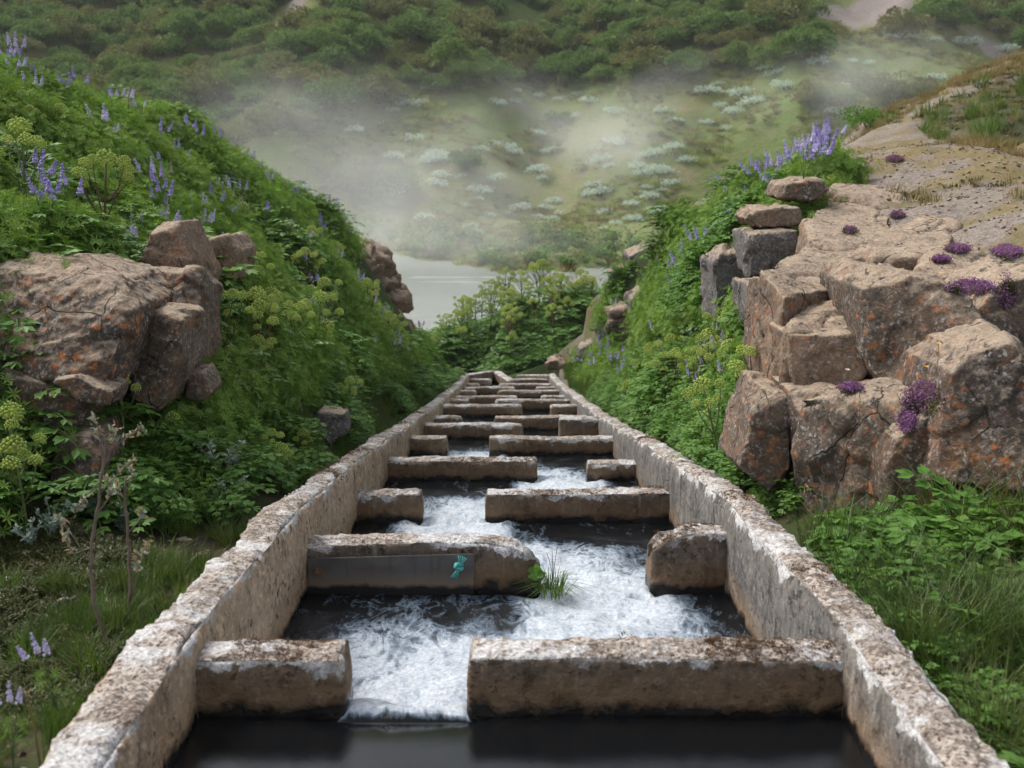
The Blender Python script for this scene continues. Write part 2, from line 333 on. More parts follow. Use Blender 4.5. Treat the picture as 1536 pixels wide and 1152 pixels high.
# ------------------------------------------------------------------ stations of the fish ladder
DK = np.array([4.2, 6.48, 8.73, 10.95, 13.2, 15.6, 17.8, 20, 22.3, 24.5, 26.8, 29, 31.3, 33.5])
FY = np.array([985, 812, 741, 690, 657, 637, 626, 608, 600, 594.5, 586, 581, 576, 569.])
SY, TZ = [], []
for d, y in zip(DK, FY):
    p = W(768, y, d); SY.append(p[1]); TZ.append(p[2])
SY = np.array(SY); TZ = np.array(TZ)
LV = TZ - .2; LV[0] = -2.04; LV[1] = -2.45; LV[2] = -2.76      # LV[k]: water level upstream (near side) of baffle k
ZW = np.array([-1.72, -1.92, -2.28, -2.65, -3.05, -3.47, -3.83, -4.2, -4.55, -4.92, -5.3, -5.62, -5.97, -6.25])
def zwf(y): return np.interp(y, np.concatenate([[-5], SY, [60]]), np.concatenate([[-1.70], ZW, [-6.6]]))
def xlf(y): return -1.165 - .003 * np.clip(y, 0, 40)
def xrf(y): return 1.25 - .005 * np.clip(y, 0, 40)
RIV = -7.2
# ------------------------------------------------------------------ near terrain from control points (RBF)
CPT = []
def cp(x, y, z): CPT.append((x, y, z))
def cpp(px, py, d, dz=0): q = W(px, py, d); CPT.append((q[0], q[1], q[2] + dz))
for y in np.arange(-4, 34, 1.9):
    cp(-1.5, y, zwf(y) - (.22 if y < 8 else .12)); cp(1.58, y, zwf(y) - (.25 if y < 8 else .12))
for q in [(-2.2, 2, -2.0), (-2.2, 4, -2.04), (-2.5, 5.6, -2.02), (-3.6, 3.5, -1.95), (-5.2, 3, -1.6), (-2.7, 6.5, -1.98), (-3.2, 8.1, -.85), (-2.6, 8.6, -1.5), (-1.95, 8.5, -2.3),
          (-7, 4, -.8), (-8, 11, .75), (-10, 18, .5), (-9, 25, -.4), (-8, 31, -2.2), (-14, 5, 0), (-6.2, 6.5, -.1), (-12, 40, -5), (-8, 42, -7.8), (-3.2, 41, -7.8), (-2, 46, -8.2), (-20, 46, -8.5),
          (-25, 20, -1), (-25, 0, 1), (-4.4, 4.5, -1.8), (-6, 0, -1.5), (-15, -4, -.5),
          (-3.0, 36.5, -7.3), (-4.6, 37, -6.5), (-1.6, 37.5, -7.5),
          (2.6, 1, -2.1), (3, 3.5, -2.1), (2.3, 4.6, -2.05), (4.4, 4.6, -1.9), (5, 2, -2.1), (1.9, 6.4, -2.0), (2.9, 5.6, -1.9), (7, 3, -1.2), (12, 0, -1), (25, 0, 0),
          (2.35, 8.2, -1.15), (3.3, 7.7, -1.1), (4.2, 7.2, -.95), (4.4, 6.2, -1.2), (2.9, 9.3, -1.0), (2.05, 9.9, -1.7), (3.2, 11, -.62), (5, 11, -.22), (5, 9, -.45), (4.0, 8.6, -.75), (2.6,8.6,-1.2), (7, 8, -.35), (8, 5, -.9),
          (2.6, 12.6, -.9), (1.75, 11, -2.4), (1.7, 14, -3.0), (12, 10, .3), (25, 12, 1.5), (25, 30, 3.4), (18, 22, 2.4), (14, 35, 2.0), (22, 42, 1.5), (26, 50, -2), (17, 44, -4), (12, 40, -5),
          (8.5, 34, -3.2), (6, 29, -3.5), (4.4, 24, -2.8), (7.6, 27, -.8), (5.2, 20, -.6), (4.2, 33, -5.0), (6.5, 38, -5.8), (3, 47, -7.7), (9, 47, -7.8), (-30, 50, -9), (0, 52, -8.6), (30, 55, -9), (10, 55, -8.8),
          (.6, 41.5, -5.6), (2.6, 40.5, -5.4), (-.9, 41, -6.1), (-2.4, 41, -6.9), (-2.6, 39, -7.0), (-1.0, 38.4, -6.9), (1.8, 44, -6.9), (0, 37.5, -6.85), (-1.2, 36.5, -7.2), (1.6, 36.5, -6.5), (4.2, 43, -6.8)]: cp(*q)
for q in [(100, 300, 9.5, -.3), (0, 200, 10.3, -.3), (0, 95, 12, -.4), (150, 150, 14, -.4), (300, 205, 17.3, -.45), (400, 250, 20.3, -.5), (500, 305, 25.3, -.6), (545, 365, 29.2, -.55),
          (400, 480, 11.5, -.15), (450, 330, 17, -.3), (250, 330, 11, -.3), (350, 370, 12.5, -.3), (300, 470, 9.3, -.3), (500, 420, 24, -.4), (552, 410, 32, -.4), (572, 490, 32.5, -.4), (600, 545, 31, -.35),
          (1225, 225, 13.3, -.45), (1190, 230, 15, -.45), (1130, 240, 16.4, -.4), (1020, 290, 19.4, -.4), (955, 355, 24.4, -.35), (930, 420, 26, -.3),
          (1060, 400, 13, -.3), (1000, 460, 15.5, -.3), (960, 440, 20, -.3), (905, 480, 27, -.1), (890, 450, 34, 0), (880, 500, 31, 0), (850, 560, 34, 0),
          (1280, 240, 13, 0), (1400, 250, 12.5, 0), (1400, 210, 17, 0), (1300, 205, 19, 0), (1500, 220, 15.5, 0), (1275, 190, 22, -.1), (1350, 158, 28, -.1), (1400, 137, 32, -.1), (1480, 150, 28, 0),
          (1520, 150, 18, -.05), (1600, 90, 20, 0), (1536, 235, 14, 0)]: cpp(*q[:3], dz=q[3])
CPT = np.array(CPT)
def _phi(r): return np.sqrt(r * r + .15)
_D = _phi(np.linalg.norm(CPT[:, None, :2] - CPT[None, :, :2], axis=2))
_N = len(CPT); _A = np.zeros((_N + 3, _N + 3)); _A[:_N, :_N] = _D - np.eye(_N) * .02
_A[:_N, _N] = 1; _A[:_N, _N + 1:] = CPT[:, :2]; _A[_N:, :_N] = _A[:_N, _N:].T
_w = np.linalg.solve(_A, np.concatenate([CPT[:, 2], [0, 0, 0]]))
def terr(x, y, rough=True):
    x = np.asarray(x, float); y = np.asarray(y, float); sh = x.shape; X = x.ravel(); Y = y.ravel(); out = np.empty(len(X))
    for i in range(0, len(X), 20000):
        xs, ys = X[i:i + 20000], Y[i:i + 20000]
        out[i:i + 20000] = _phi(np.hypot(xs[:, None] - CPT[None, :, 0], ys[:, None] - CPT[None, :, 1])) @ _w[:_N] + _w[_N] + _w[_N + 1] * xs + _w[_N + 2] * ys
    out = np.maximum(out, -9.5)
    if rough:
        am = sstep(1.6, 3.0, np.abs(X)) * (.12 + .10 * (X < -2.4) * sstep(7, 9, Y)) + .03
        out = out + fbm2(X, Y, .8, 4, 3) * am + fbm2(X, Y, 4, 3, 9) * .02
    cap = zwf(Y) - .13 + np.maximum(np.abs(X) - 1.62, 0) * 1.5; out = np.where((np.abs(X) < 2.15) & (Y < 35), np.minimum(out, cap), out)
    zc = zwf(Y); inside = (1 - sstep(1.36, 1.46, np.abs(X))) * (Y < 35.2) * (Y > -6)
    out = np.where(inside > 0, out * (1 - inside) + (zc - 1.5) * inside, out)
    return out.reshape(sh)
def grid_mesh(name, xs, ys, zf, extra=None, smooth=True):
    X, Y = np.meshgrid(xs, ys); Z = zf(X, Y); n, m = X.shape
    V = np.stack([X.ravel(), Y.ravel(), Z.ravel()], 1)
    i = np.arange((n - 1) * m).reshape(n - 1, m)[:, :-1].ravel()
    F = np.stack([i, i + 1, i + m + 1, i + m], 1)
    mb = MB(); mb.v = [V]; mb.f = F.tolist(); mb.n = len(V)
    if extra:
        for k, a in extra(X.ravel(), Y.ravel(), Z.ravel()).items(): mb.at[k] = [a]
    return mb.mesh(name, smooth)
xs = np.concatenate([np.arange(-32, -8, .5), np.arange(-8, -1.6, .11), np.arange(-1.6, -1.3, .05), [-1, 0, 1], np.arange(1.3, 1.7, .05), np.arange(1.7, 9, .11), np.arange(9, 32.1, .5)])
ys = np.concatenate([np.arange(-6, 2, .4), np.arange(2, 16, .11), np.arange(16, 36, .2), np.arange(36, 60.1, .4)])
RIDGE_R = lambda y: np.interp(y, [9, 13, 15, 17, 19, 24, 26, 30], [2.2, 3.3, 3.5, 3.3, 2.8, 2.6, 2.6, 1.7])
def gextra(x, y, z):
    g = sstep(-1.15, -.7, z) * (x > 1.8) * (y > 5.8) * sstep(0, .35, x - RIDGE_R(y) + .25 * (y < 9)); g = np.maximum(g, (x > 5) * (y > 12) * sstep(-1.6, -.6, z))
    p = (x > 1.3) * (x < 6) * (y > 28) * sstep(-6.9, -6.5, z) * .7; g = np.maximum(g, p)
    gr = sstep(6.3, 8.5, y) * (1 - g)
    kn = sstep(.9, .3, np.hypot((x - 8.4) / 2.2, (y - 17.5) / 3.2) - .2); g = g * (1 - .8 * kn)
    return {'gravel': g, 'green': gr * .9 + .5 * kn}
tag(link('ground', grid_mesh('ground', xs, ys, terr, gextra), M['ground']), 'bare soil and gravel banks on both sides of the fish ladder', 'ground', kind='structure')
# river plane and far hillside
def shore_main(x): return 82 + 5 * np.sin(x * .11 + 1) - .04 * x + 2 * np.sin(x * .37)
def shore(x): return 82 + 3 * np.sin(x * .11 + 1) - 14 * sstep(-9, 2, x) + 1.2 * np.sin(x * .37) + .8 * np.sin(x * 1.3) + .5 * np.sin(x * 2.9 + 1)
def hill(x, y):
    s = y - shore_main(x); z = RIV - .8 + .10 * np.clip(y - shore(x) + 6, 0, 22) + .47 * np.maximum(s - 14, 0) ** 1.0 * sstep(6, 30, s)
    z = z + .28 * np.maximum(s - 110, 0)
    z = z + (fbm2(x, y, .045, 4, 21) * 2.2 + fbm2(x, y, .3, 3, 22) * .25) * sstep(2, 35, s) + .30 * fbm2(x, y, .6, 3, 29) * sstep(-6, 2, y - shore(x))
    return z
def hraymarch(px, py):
    o = W(px, py, 1.0); t = 74.0
    T = np.arange(56, 420, .5); P = o[None] * T[:, None] / 1.0
    hz = hill(P[:, 0], P[:, 1]); k = np.argmax(P[:, 2] < hz)
    return P[k] if P[k, 2] < hz[k] else None
_pb = [hraymarch(*q) for q in [(1292, 30), (1290, 32)]]
BARE = [(hraymarch(1292, 30), 7.5, 5.5), (hraymarch(1500, 85), 3, 5), (hraymarch(428, 42), 2.2, 6)]
def hextra(x, y, z):
    b = 0 * x
    for c, rx, ry in BARE:
        if c is None: continue
        q = np.hypot((x - c[0]) / rx, (y - c[1]) / ry) + .35 * fbm2(x, y, .35, 4, 31); b = np.maximum(b, sstep(1.1, .8, q))
    return {'bare': b}
hx = np.concatenate([np.arange(-260, -80, 6), np.arange(-80, 80, .8), np.arange(80, 261, 6)]); hy = np.concatenate([np.arange(54, 190, .8), np.arange(190, 330, 6)])
tag(link('hillside', grid_mesh('hillside', hx, hy, hill, hextra), M['hill']), 'grassy hillside rising beyond the river', 'hill', kind='structure')
me = bpy.data.meshes.new('river'); me.from_pydata([(-258, 34.5, RIV), (258, 34.5, RIV), (258, 100, RIV), (-258, 100, RIV)], [], [(0, 1, 2, 3)])
tag(link('river', me, M['river']), 'pale grey river flowing past the foot of the hill', 'river', kind='structure')
# ------------------------------------------------------------------ remeshed solids
def remesh(V, F, voxel):
    me = bpy.data.meshes.new('tmp'); me.from_pydata([tuple(v) for v in V], [], [tuple(f) for f in F])
    o = bpy.data.objects.new('tmp', me); COL.objects.link(o)
    m = o.modifiers.new('r', 'REMESH'); m.mode = 'VOXEL'; m.voxel_size = voxel
    dg = bpy.context.evaluated_depsgraph_get(); e = o.evaluated_get(dg).to_mesh()
    n = len(e.vertices); V2 = np.empty(n * 3); e.vertices.foreach_get('co', V2); N2 = np.empty(n * 3); e.vertex_normals.foreach_get('vector', N2)
    F2 = [list(p.vertices) for p in e.polygons]
    bpy.data.objects.remove(o, do_unlink=True); bpy.data.meshes.remove(me)
    return V2.reshape(-1, 3), N2.reshape(-1, 3), F2
BOXF = [(0, 1, 2, 3), (7, 6, 5, 4), (0, 4, 5, 1), (1, 5, 6, 2), (2, 6, 7, 3), (3, 7, 4, 0)]
def baffle_mesh(x0, x1, y, ztop, zwat, th, seed, voxel, wob=.012, cutend=0):
    zb = ztop - 1.0
    V = np.array([(x0, y, zb), (x0, y + th, zb), (x1, y + th, zb), (x1, y, zb), (x0, y, ztop), (x0, y + th, ztop), (x1, y + th, ztop), (x1, y, ztop)])
    V2, N2, F2 = remesh(V, [f[::-1] for f in BOXF], voxel)
    dt = ztop - V2[:, 2]; rnd = np.random.default_rng(seed)
    # worn upper arrises
    ey = np.minimum(V2[:, 1] - y, y + th - V2[:, 1]); ex = np.minimum(V2[:, 0] - x0, x1 - V2[:, 0])
    e = np.exp(-np.maximum(dt, 0) / .035) * np.exp(-np.minimum(ey, ex) / .045)
    n1 = fbm(V2 * 7 + seed, 4, seed); n2 = fbm(V2 * 28 + seed, 3, seed + 5)
    V2 = V2 - N2 * (e * (.016 + .028 * np.clip(n1 + .35, 0, 1.5)))[:, None] + N2 * (n1 * wob * .5 + n2 * wob * .45 * (np.where(dt < .03, 1.3, .5)))[:, None]
    V2[:, 2] += np.where(dt < .5, fbm2(V2[:, 0], V2[:, 1], 1.7, 3, seed) * .013, 0)
    if cutend:   # crumbled end: lose the top corner, narrow towards the free end
        q = np.clip((V2[:, 0] - (x1 - .38)) / .38, 0, 1) if cutend > 0 else np.clip(((x0 + .3) - V2[:, 0]) / .3, 0, 1)
        V2[:, 2] -= q ** 2 * np.exp(-np.maximum(dt, 0) / .3) * .16 * (1 + .6 * n1); V2[:, 1] += q * .05 * (1 + n1)
    mb = MB(); mb.add(V2, F2, dtop=np.maximum(dt, 0), dwat=V2[:, 2] - zwat, top=sstep(.55, .8, N2[:, 2]) * (dt < .2))
    return mb.mesh('concrete_baffle', True)
GAPS = [((300, 515), (700, 1275)), ((458, 812), (978, 1092)), ((537, 633), (727, 1007)), ((583, 807), (881, 957)), ((608, 671), (733, 918)), ((630, 785), (838, 892)), ((650, 694), (741, 864)),
        ((657, 784), (825, 864)), ((670, 705), (742, 852)), ((678, 777), (811, 850)), ((693, 715), (746, 835)), ((695, 773), (803, 830)), ((695, 720), (748, 825)), ((695, 738), (765, 790))]
ordn = ['nearest', 'second', 'third', 'fourth', 'fifth', 'sixth', 'seventh', 'eighth', 'ninth', 'tenth', 'eleventh', 'twelfth', 'thirteenth', 'last']
desc = {(0, 0): 'short white-crusted concrete block on the left side of the nearest cross wall', (0, 1): 'long white-rimmed concrete beam on the right in the nearest cross wall',
        (1, 0): 'long mossy concrete beam behind the steel plate, crumbling at its grassy end', (1, 1): 'tall short concrete block with white crumbling top on the right side'}
NOTCH = []
for k, (L, R) in enumerate(GAPS):
    d = DK[k]; y = SY[k]; th = .215
    f = lambda px: (px - 768) / FPX * d
    NOTCH.append((f(L[1]), f(R[0])))
    vox = [.014, .016, .02, .025, .03, .035][k] if k < 6 else .045
    for s, (a, b) in enumerate((L, R)):
        x0 = f(a) if s else xlf(y) - .04; x1 = f(b) if not s else xrf(y) + .04
        top = TZ[k] + {(0, 0): .0, (1, 1): .06, (5, 1): .09, (3, 1): -.03}.get((k, s), 0)
        if (k, s) == (0, 1): top = TZ[0] - .0
        me = baffle_mesh(x0, x1, y, top, LV[k], th, 11 * k + s + 3, vox, cutend=1 if (k, s) == (1, 0) else (-1 if (k, s) == (1, 1) else 0))
        o = link('concrete_baffle', me, M['conc'])
        side = 'left' if s == 0 else 'right'; ln = 'long' if (x1 - x0) > 1.1 else 'short'
        lab = desc.get((k, s), f'{ln} brown concrete baffle on the {side} side, {ordn[k]} cross wall down the ladder')
        tag(o, lab, 'concrete baffle', 'concrete baffles crossing the fish ladder')
    # sill low in the notch
    x0, x1 = NOTCH[-1]
# ------------------------------------------------------------------ channel walls
def wall_mesh(side, seed):
    xin = xlf if side < 0 else xrf
    ysl = np.concatenate([np.arange(-1.5, 2.2, .2), np.arange(2.2, 9, .03), np.arange(9, 18, .06), np.arange(18, 32.9, .12)])
    TH = .215
    # profile parameter: inner bottom -> inner top -> outer top -> outer bottom
    prof = [(0, -z) for z in np.concatenate([np.linspace(1.3, .5, 4), np.linspace(.45, .06, 14), [.04, .025, .012]])] + [(0, 0)] + [(t, 0) for t in np.linspace(.02, .98, 13)] + [(1, 0)] + [(1, -z) for z in [.012, .03, .06, .1, .16, .25, .4, .7, 1.3]]
    prof = np.array(prof); n, m = len(ysl), len(prof)
    Y = np.repeat(ysl, m).reshape(n, m); T = np.tile(prof[:, 0], (n, 1)); H = np.tile(prof[:, 1], (n, 1))
    zt = zwf(Y) + fbm2(Y * 0, Y, .9, 3, seed) * .02
    th = TH * (1 + .06 * fbm2(Y * 0 + 3, Y, .7, 3, seed + 1))
    # joints between the poured sections: slight steps of the inner face
    seg = np.floor((Y - SY[0]) / 2.2 + .5); stp = (_h(seg.astype(np.int64), seg.astype(np.int64) * 0, seg.astype(np.int64) * 0, seed) * .014)
    X = xin(Y) + side * (T * th) + side * stp * (1 - T)
    Z = zt + H
    P = np.stack([X.ravel(), Y.ravel(), Z.ravel()], 1)
    ed = np.minimum(np.where(T <= 0, 0, T) * TH, (1 - T) * TH) ; ed = np.where((T == 0) | (T == 1), 0, ed)
    dcorn = np.hypot(ed, -H).ravel(); inner = (T < .5).ravel()
    n1 = fbm(P * 6, 4, seed + 2); n2 = fbm(P * 26, 3, seed + 3); n3 = fbm(P * 2.1, 3, seed + 6)
    chip = np.exp(-dcorn / .04) * (.013 + .03 * np.clip(n1 + .3 + .4 * n3, 0, 1.6))
    Tr, Hr = T.ravel(), H.ravel(); topf = (Hr >= 0) & (Tr > 0) & (Tr < 1); win = np.exp(-(Tr * TH) / .03); wout = np.exp(-((1 - Tr) * TH) / .03); wv = np.exp(Hr / .03)
    dirx = np.where(topf, side * (wout - win), np.where(Tr <= 0, -side, side) * 1.0); dirz = np.where(topf, 1.0, wv)
    ln_ = np.hypot(dirx, dirz); dirx = dirx / ln_; dirz = dirz / ln_
    amp = -chip * 1.3 + n1 * .010 + n2 * .009 * np.where(dirz > .5, 1.4, .6)
    P[:, 0] += dirx * amp; P[:, 2] += dirz * amp
    if side > 0:   # crumbled outer rim in places
        P[:, 0] += side * (T >= .8).ravel() * n3 * .03
    else: P[:, 0] += side * (T >= .8).ravel() * n3 * .035
    i = np.arange((n - 1) * m).reshape(n - 1, m)[:, :-1].ravel()
    F = np.stack([i, i + 1, i + m + 1, i + m], 1)
    if side > 0: F = F[:, ::-1]
    lvl = np.interp(Y.ravel(), SY, LV); idx = np.searchsorted(SY, Y.ravel()); lvl = LV[np.clip(idx, 0, len(LV) - 1)]
    mb = MB(); mb.v = [P]; mb.f = F.tolist(); mb.n = len(P)
    mb.at = {'dtop': [np.maximum(-H.ravel(), 0)], 'dwat': [np.where(inner, P[:, 2] - lvl, 1.0)], 'top': [((H.ravel() > -.012) & (T.ravel() > 0) & (T.ravel() < 1)).astype(float)]}
    mb.f.append(list(range((n - 1) * m, n * m)) if side > 0 else list(range((n - 1) * m, n * m))[::-1])
    return mb.mesh('channel_wall', True)
wl = tag(link('channel_wall', wall_mesh(-1, 40), M['conc_left']), 'long tan concrete wall along the left side of the fish ladder', 'concrete wall', kind='thing')
wr = tag(link('channel_wall', wall_mesh(1, 60), M['conc_right']), 'long grey concrete wall along the right side of the fish ladder, crusted white', 'concrete wall', kind='thing')
def slab_between(p0, p1, th, h, seed, label, lvl, name='end_wall'):
    p0 = np.array(p0, float); p1 = np.array(p1, float); dd = nrm((p1 - p0)[:2]); nn = np.array([-dd[1], dd[0], 0]) * th / 2
    V = []
    for dz in (-h, 0):
        for p in (p0 - nn, p0 + nn, p1 + nn, p1 - nn): V.append(p + np.array([0, 0, dz]))
    V2, N2, F2 = remesh(V, [f[::-1] for f in BOXF], .04)
    V2 = V2 + N2 * (fbm(V2 * 6, 4, seed) * .012)[:, None]; top = max(p0[2], p1[2])
    mb = MB(); mb.add(V2, F2, dtop=(N2[:, 2] < .5) * .2, dwat=V2[:, 2] - lvl, top=sstep(.6, .85, N2[:, 2]))
    return tag(link(name, mb.mesh(name, True), M['conc']), label, 'concrete wall', kind='thing')
slab_between((xlf(33) - .1, 32.95, -6.3), W(738, 556, 36), .24, 1.1, 5, 'low angled concrete wall closing the left far end of the ladder', -6.9)
slab_between(W(743, 556, 36.2), W(768, 571, 34.3), .3, 1.1, 6, 'short upright concrete fin splitting the outlet at the far end', -6.9)
slab_between((xrf(33) + .1, 32.95, -6.3), W(778, 562, 35.4), .24, 1.1, 8, 'low angled concrete wall closing the right far end of the ladder', -6.9)
# ------------------------------------------------------------------ water in the ladder
def water_mesh():
    ysl = np.concatenate([np.arange(-1.5, 3, .2), np.arange(3, 8.6, .03), np.arange(8.6, 18, .06), np.arange(18, 36, .12)])
    xsl = np.linspace(-1.3, 1.32, 110); X, Y = np.meshgrid(xsl, ysl); x = X.ravel(); y = Y.ravel()
    LVV = np.append(LV, [RIV + .25]); k = np.searchsorted(SY, y + 1e-6)          # pool index: between baffle k-1 and k
    z = LVV[np.clip(k, 0, 14)].astype(float); fo = np.zeros_like(z)
    for i in range(14):
        a, b = NOTCH[i]; c = (a + b) / 2; s = y - SY[i]; dz = LV[i] - LVV[i + 1]
        innot = sstep(.18, -.02, np.abs(x - c) - (b - a) / 2)
        m = (k == i + 1)
        # water sheet running down from the notch
        down = np.clip(1 - sstep(.0, .75, s), 0, 1); z = np.where(m, z + dz * down * innot, z)
        mu = (k == i); sag = np.exp(-np.maximum(-s, 0) / .10) * innot * .03; z = np.where(mu, z - sag, z)
        c2 = (NOTCH[i + 1][0] + NOTCH[i + 1][1]) / 2 if i < 13 else c
        u = np.clip(s / 2.2, 0, 1)
        pc = c + (c2 - c) * sstep(.2, 1.0, u); wd = (.62 + .6 * u)
        if i == 0: pc = c + (c2 - c) * sstep(.35, 1.05, u); wd = 1.0 + .2 * u
        f = np.exp(-np.abs((x - pc) / wd) ** 2.6) * 1.05
        bk = np.exp(-((s - 1.15) / .6) ** 2) * .8 * np.exp(-np.abs((x - (c + c2) / 2) / 1.15) ** 4)
        f = np.maximum(f, bk)
        inn2 = sstep(.25, .0, np.abs(x - c2) - .3); f = np.clip(f * (1 - sstep(1.5, 1.95, s + .12 * fbm2(x, y, 3, 3, 71)) * (1 - inn2) * (.62 if i == 0 else .85)), 0, 1.1)
        side = sstep(1.22, .95, np.abs(x)); f = np.maximum(f * (.35 + .65 * side), .12)
        fo = np.where(m, f, fo)
        # smooth glassy lip on the near side
        fo = np.where(mu & (i == 0), 0, fo)
    P = np.stack([x, y * 1.0, y * 0], 1)
    z = z + fo * (fbm(P * 3.2, 4, 91) * .036 + fbm(P * 9, 3, 95) * .017) + fbm(P * 2.5, 2, 97) * .004
    z = np.where(y > 33.6, np.minimum(z, RIV + .25 - (y - 33.6) * .08), z)
    n, m_ = X.shape; i = np.arange((n - 1) * m_).reshape(n - 1, m_)[:, :-1].ravel(); F = np.stack([i, i + 1, i + m_ + 1, i + m_], 1)
    mb = MB(); mb.v = [np.stack([x, y, z], 1)]; mb.f = F.tolist(); mb.n = len(x); mb.at = {'foam': [fo], 'lip': [fo * 0]}
    return mb.mesh('water', True)
tag(link('water', water_mesh(), M['water']), 'white rushing water stepping down through the notches', 'water', kind='structure')
# ------------------------------------------------------------------ plate, bolt, rope on the second baffle
def ydepth(k): return SY[k]
def PXY(px, py, y):      # point on the vertical plane y seen at a pixel
    o = W(px, py, 1.0); t = y / o[1]; return o * t
y1 = SY[1] - .035
A, B, C_, D_ = PXY(456, 838, y1), PXY(711, 831, y1), PXY(711, 893, y1), PXY(456, 893, y1)
A[2] -= .0; C_[2] -= .25; D_[2] -= .25; A[0] = D_[0] = xlf(6) + .02
bmq = bmesh.new(); vv = [bmq.verts.new(p) for p in (A, B, C_, D_)] + [bmq.verts.new(p + np.array([0, .012, 0])) for p in (A, B, C_, D_)]
for f in [(0, 3, 2, 1), (4, 5, 6, 7), (0, 1, 5, 4), (1, 2, 6, 5), (2, 3, 7, 6), (3, 0, 4, 7)]: bmq.faces.new([vv[i] for i in f])
bmesh.ops.recalc_face_normals(bmq, faces=bmq.faces); bmesh.ops.bevel(bmq, geom=bmq.edges[:], offset=.003, segments=2, affect='EDGES')
me = bpy.data.meshes.new('steel_plate'); bmq.to_mesh(me); bmq.free()
pl = tag(link('steel_plate', me, M['steel']), 'dark steel plate fixed on the face of the second cross wall', 'metal plate')
mb = MB(); q = PXY(478, 858, y1 - .004)
tube(mb, [q + (0, .02, 0), q + (0, -.035, 0)], .013, .013, 6); tube(mb, [q + (0, -.002, 0), q + (0, -.012, 0)], .026, .026, 6); link('bolt', mb.mesh('bolt'), M['rust'], pl)
q = PXY(688, 849, y1 - .015); rp = empty('rope_knot', q); tag(rp, 'frayed turquoise rope knot on the steel plate', 'rope')
mb = MB()
for i in range(3):
    a = np.linspace(0, 2 * pi, 14); tube(mb, np.stack([.022 * np.cos(a), -.012 + .014 * np.sin(a * 2 + i), .014 * np.sin(a) + .006 * (i - 1)], 1), .0085, .0085, 5)
link('knot', mb.mesh('knot', True), M['rope'], rp)
for i in range(9):
    a = radians(50 + i * 10) if i < 5 else radians(-60 - i * 9); L = .07
    mb = MB(); tube(mb, bez((0, -.012, 0), (cos(a) * L * .5 + .005 * (i % 3), -.035, sin(a) * L * .6), (cos(a) * L * 1.05, -.02, sin(a) * L + (.0 if i < 5 else -.01)), 6), .007, .003, 5); link('rope_strand', mb.mesh('rope_strand', True), M['rope'], rp)
# ------------------------------------------------------------------ rocks
def rock(poly, thk, mat, label, seed, voxel=.025, amp=.017, back=(0, 0), shrink=.95, cat='boulder', group=None, name='boulder', world=False, cuts=5):
    """poly: outline of the near face as (px, py, depth); thickness runs horizontally away"""
    P = np.array([W(*p) if not world else p for p in poly], float); c = P.mean(0)
    pts = [c + (P - c) * shrink]; m = P.copy(); m[:, 1] += thk * .13; pts.append(m)
    b = c + (P - c) * (shrink - .04); b[:, 1] += thk; b[:, 0] += back[0]; b[:, 2] += back[1]; pts.append(b)
    pts = np.concatenate(pts); r = np.random.default_rng(seed); size = np.ptp(P, axis=0).max()
    bm = bmesh.new()
    for p in pts: bm.verts.new(p)
    g = bmesh.ops.convex_hull(bm, input=bm.verts)
    bmesh.ops.delete(bm, geom=[e for e in set(g['geom_interior'] + g['geom_unused']) if isinstance(e, bmesh.types.BMVert)], context='VERTS')
    cc = pts.mean(0)
    for _ in range(cuts):
        n = nrm(r.normal(size=3)); 
        dmax = max(float(np.dot(np.array(v.co) - cc, n)) for v in bm.verts); co = cc + n * dmax * r.uniform(.80, .93)
        bmesh.ops.bisect_plane(bm, geom=bm.verts[:] + bm.edges[:] + bm.faces[:], plane_co=co, plane_no=n, clear_outer=True)
        bmesh.ops.contextual_create(bm, geom=[e for e in bm.edges if e.is_boundary])
    bmesh.ops.recalc_face_normals(bm, faces=bm.faces)
    V = [tuple(v.co) for v in bm.verts]; bm.verts.index_update(); F = [[v.index for v in f.verts] for f in bm.faces]; bm.free()
    V2, N2, F2 = remesh(V, F, voxel)
    s = 1 / max(size, .2)
    n0 = fbm(V2 * 1.9 * s + seed, 3, seed); n1 = fbm(V2 * 5 * s + seed, 4, seed + 1); rid = 1 - np.abs(fbm(V2 * 3.2 * s + seed, 3, seed + 2)) * 2; n2 = fbm(V2 * 22, 3, seed + 3)
    ter = np.round(n1 * 3) / 3                                   # stepped fracture faces
    K = 14; sd_ = V2[r.integers(0, len(V2), K)]; nn_ = r.normal(0, 1, (K, 3)); Vw = V2 + np.stack([fbm(V2 * 3 * s, 2, seed + 7), fbm(V2 * 3 * s, 2, seed + 8), fbm(V2 * 3 * s, 2, seed + 9)], 1) * size * .05
    ci = np.argmin(((Vw[:, None] - sd_[None]) ** 2).sum(2), 1); fac = np.clip(((V2 - sd_[ci]) * nn_[ci]).sum(1) * .16 / max(size, .3) + nn_[ci, 0] * .012, -.05, .05) * amp / .03
    dsp = n0 * amp * .25 + fac * .8 + ter * amp * .15 + n1 * amp * .3 + fbm(V2 * 11, 3, seed + 13) * .009 - np.clip(rid - .9, 0, 1) * amp * 1.2 + n2 * .006
    V2 = V2 + N2 * (dsp * min(1.2, max(.35, size)))[:, None]
    mb = MB(); mb.v = [V2]; mb.f = F2; mb.n = len(V2)
    return tag(link(name, mb.mesh(name, True), M[mat]), label, cat, group)
def tdepth(px, py):
    o = W(px, py, 1.0); T = np.arange(3, 60, .04); P = o[None] * T[:, None]; k = np.argmax(P[:, 2] < terr(P[:, 0], P[:, 1])); return float(T[k])
def _o(pts, d): return [(p[0], p[1], d + (p[2] if len(p) > 2 else 0)) for p in pts]
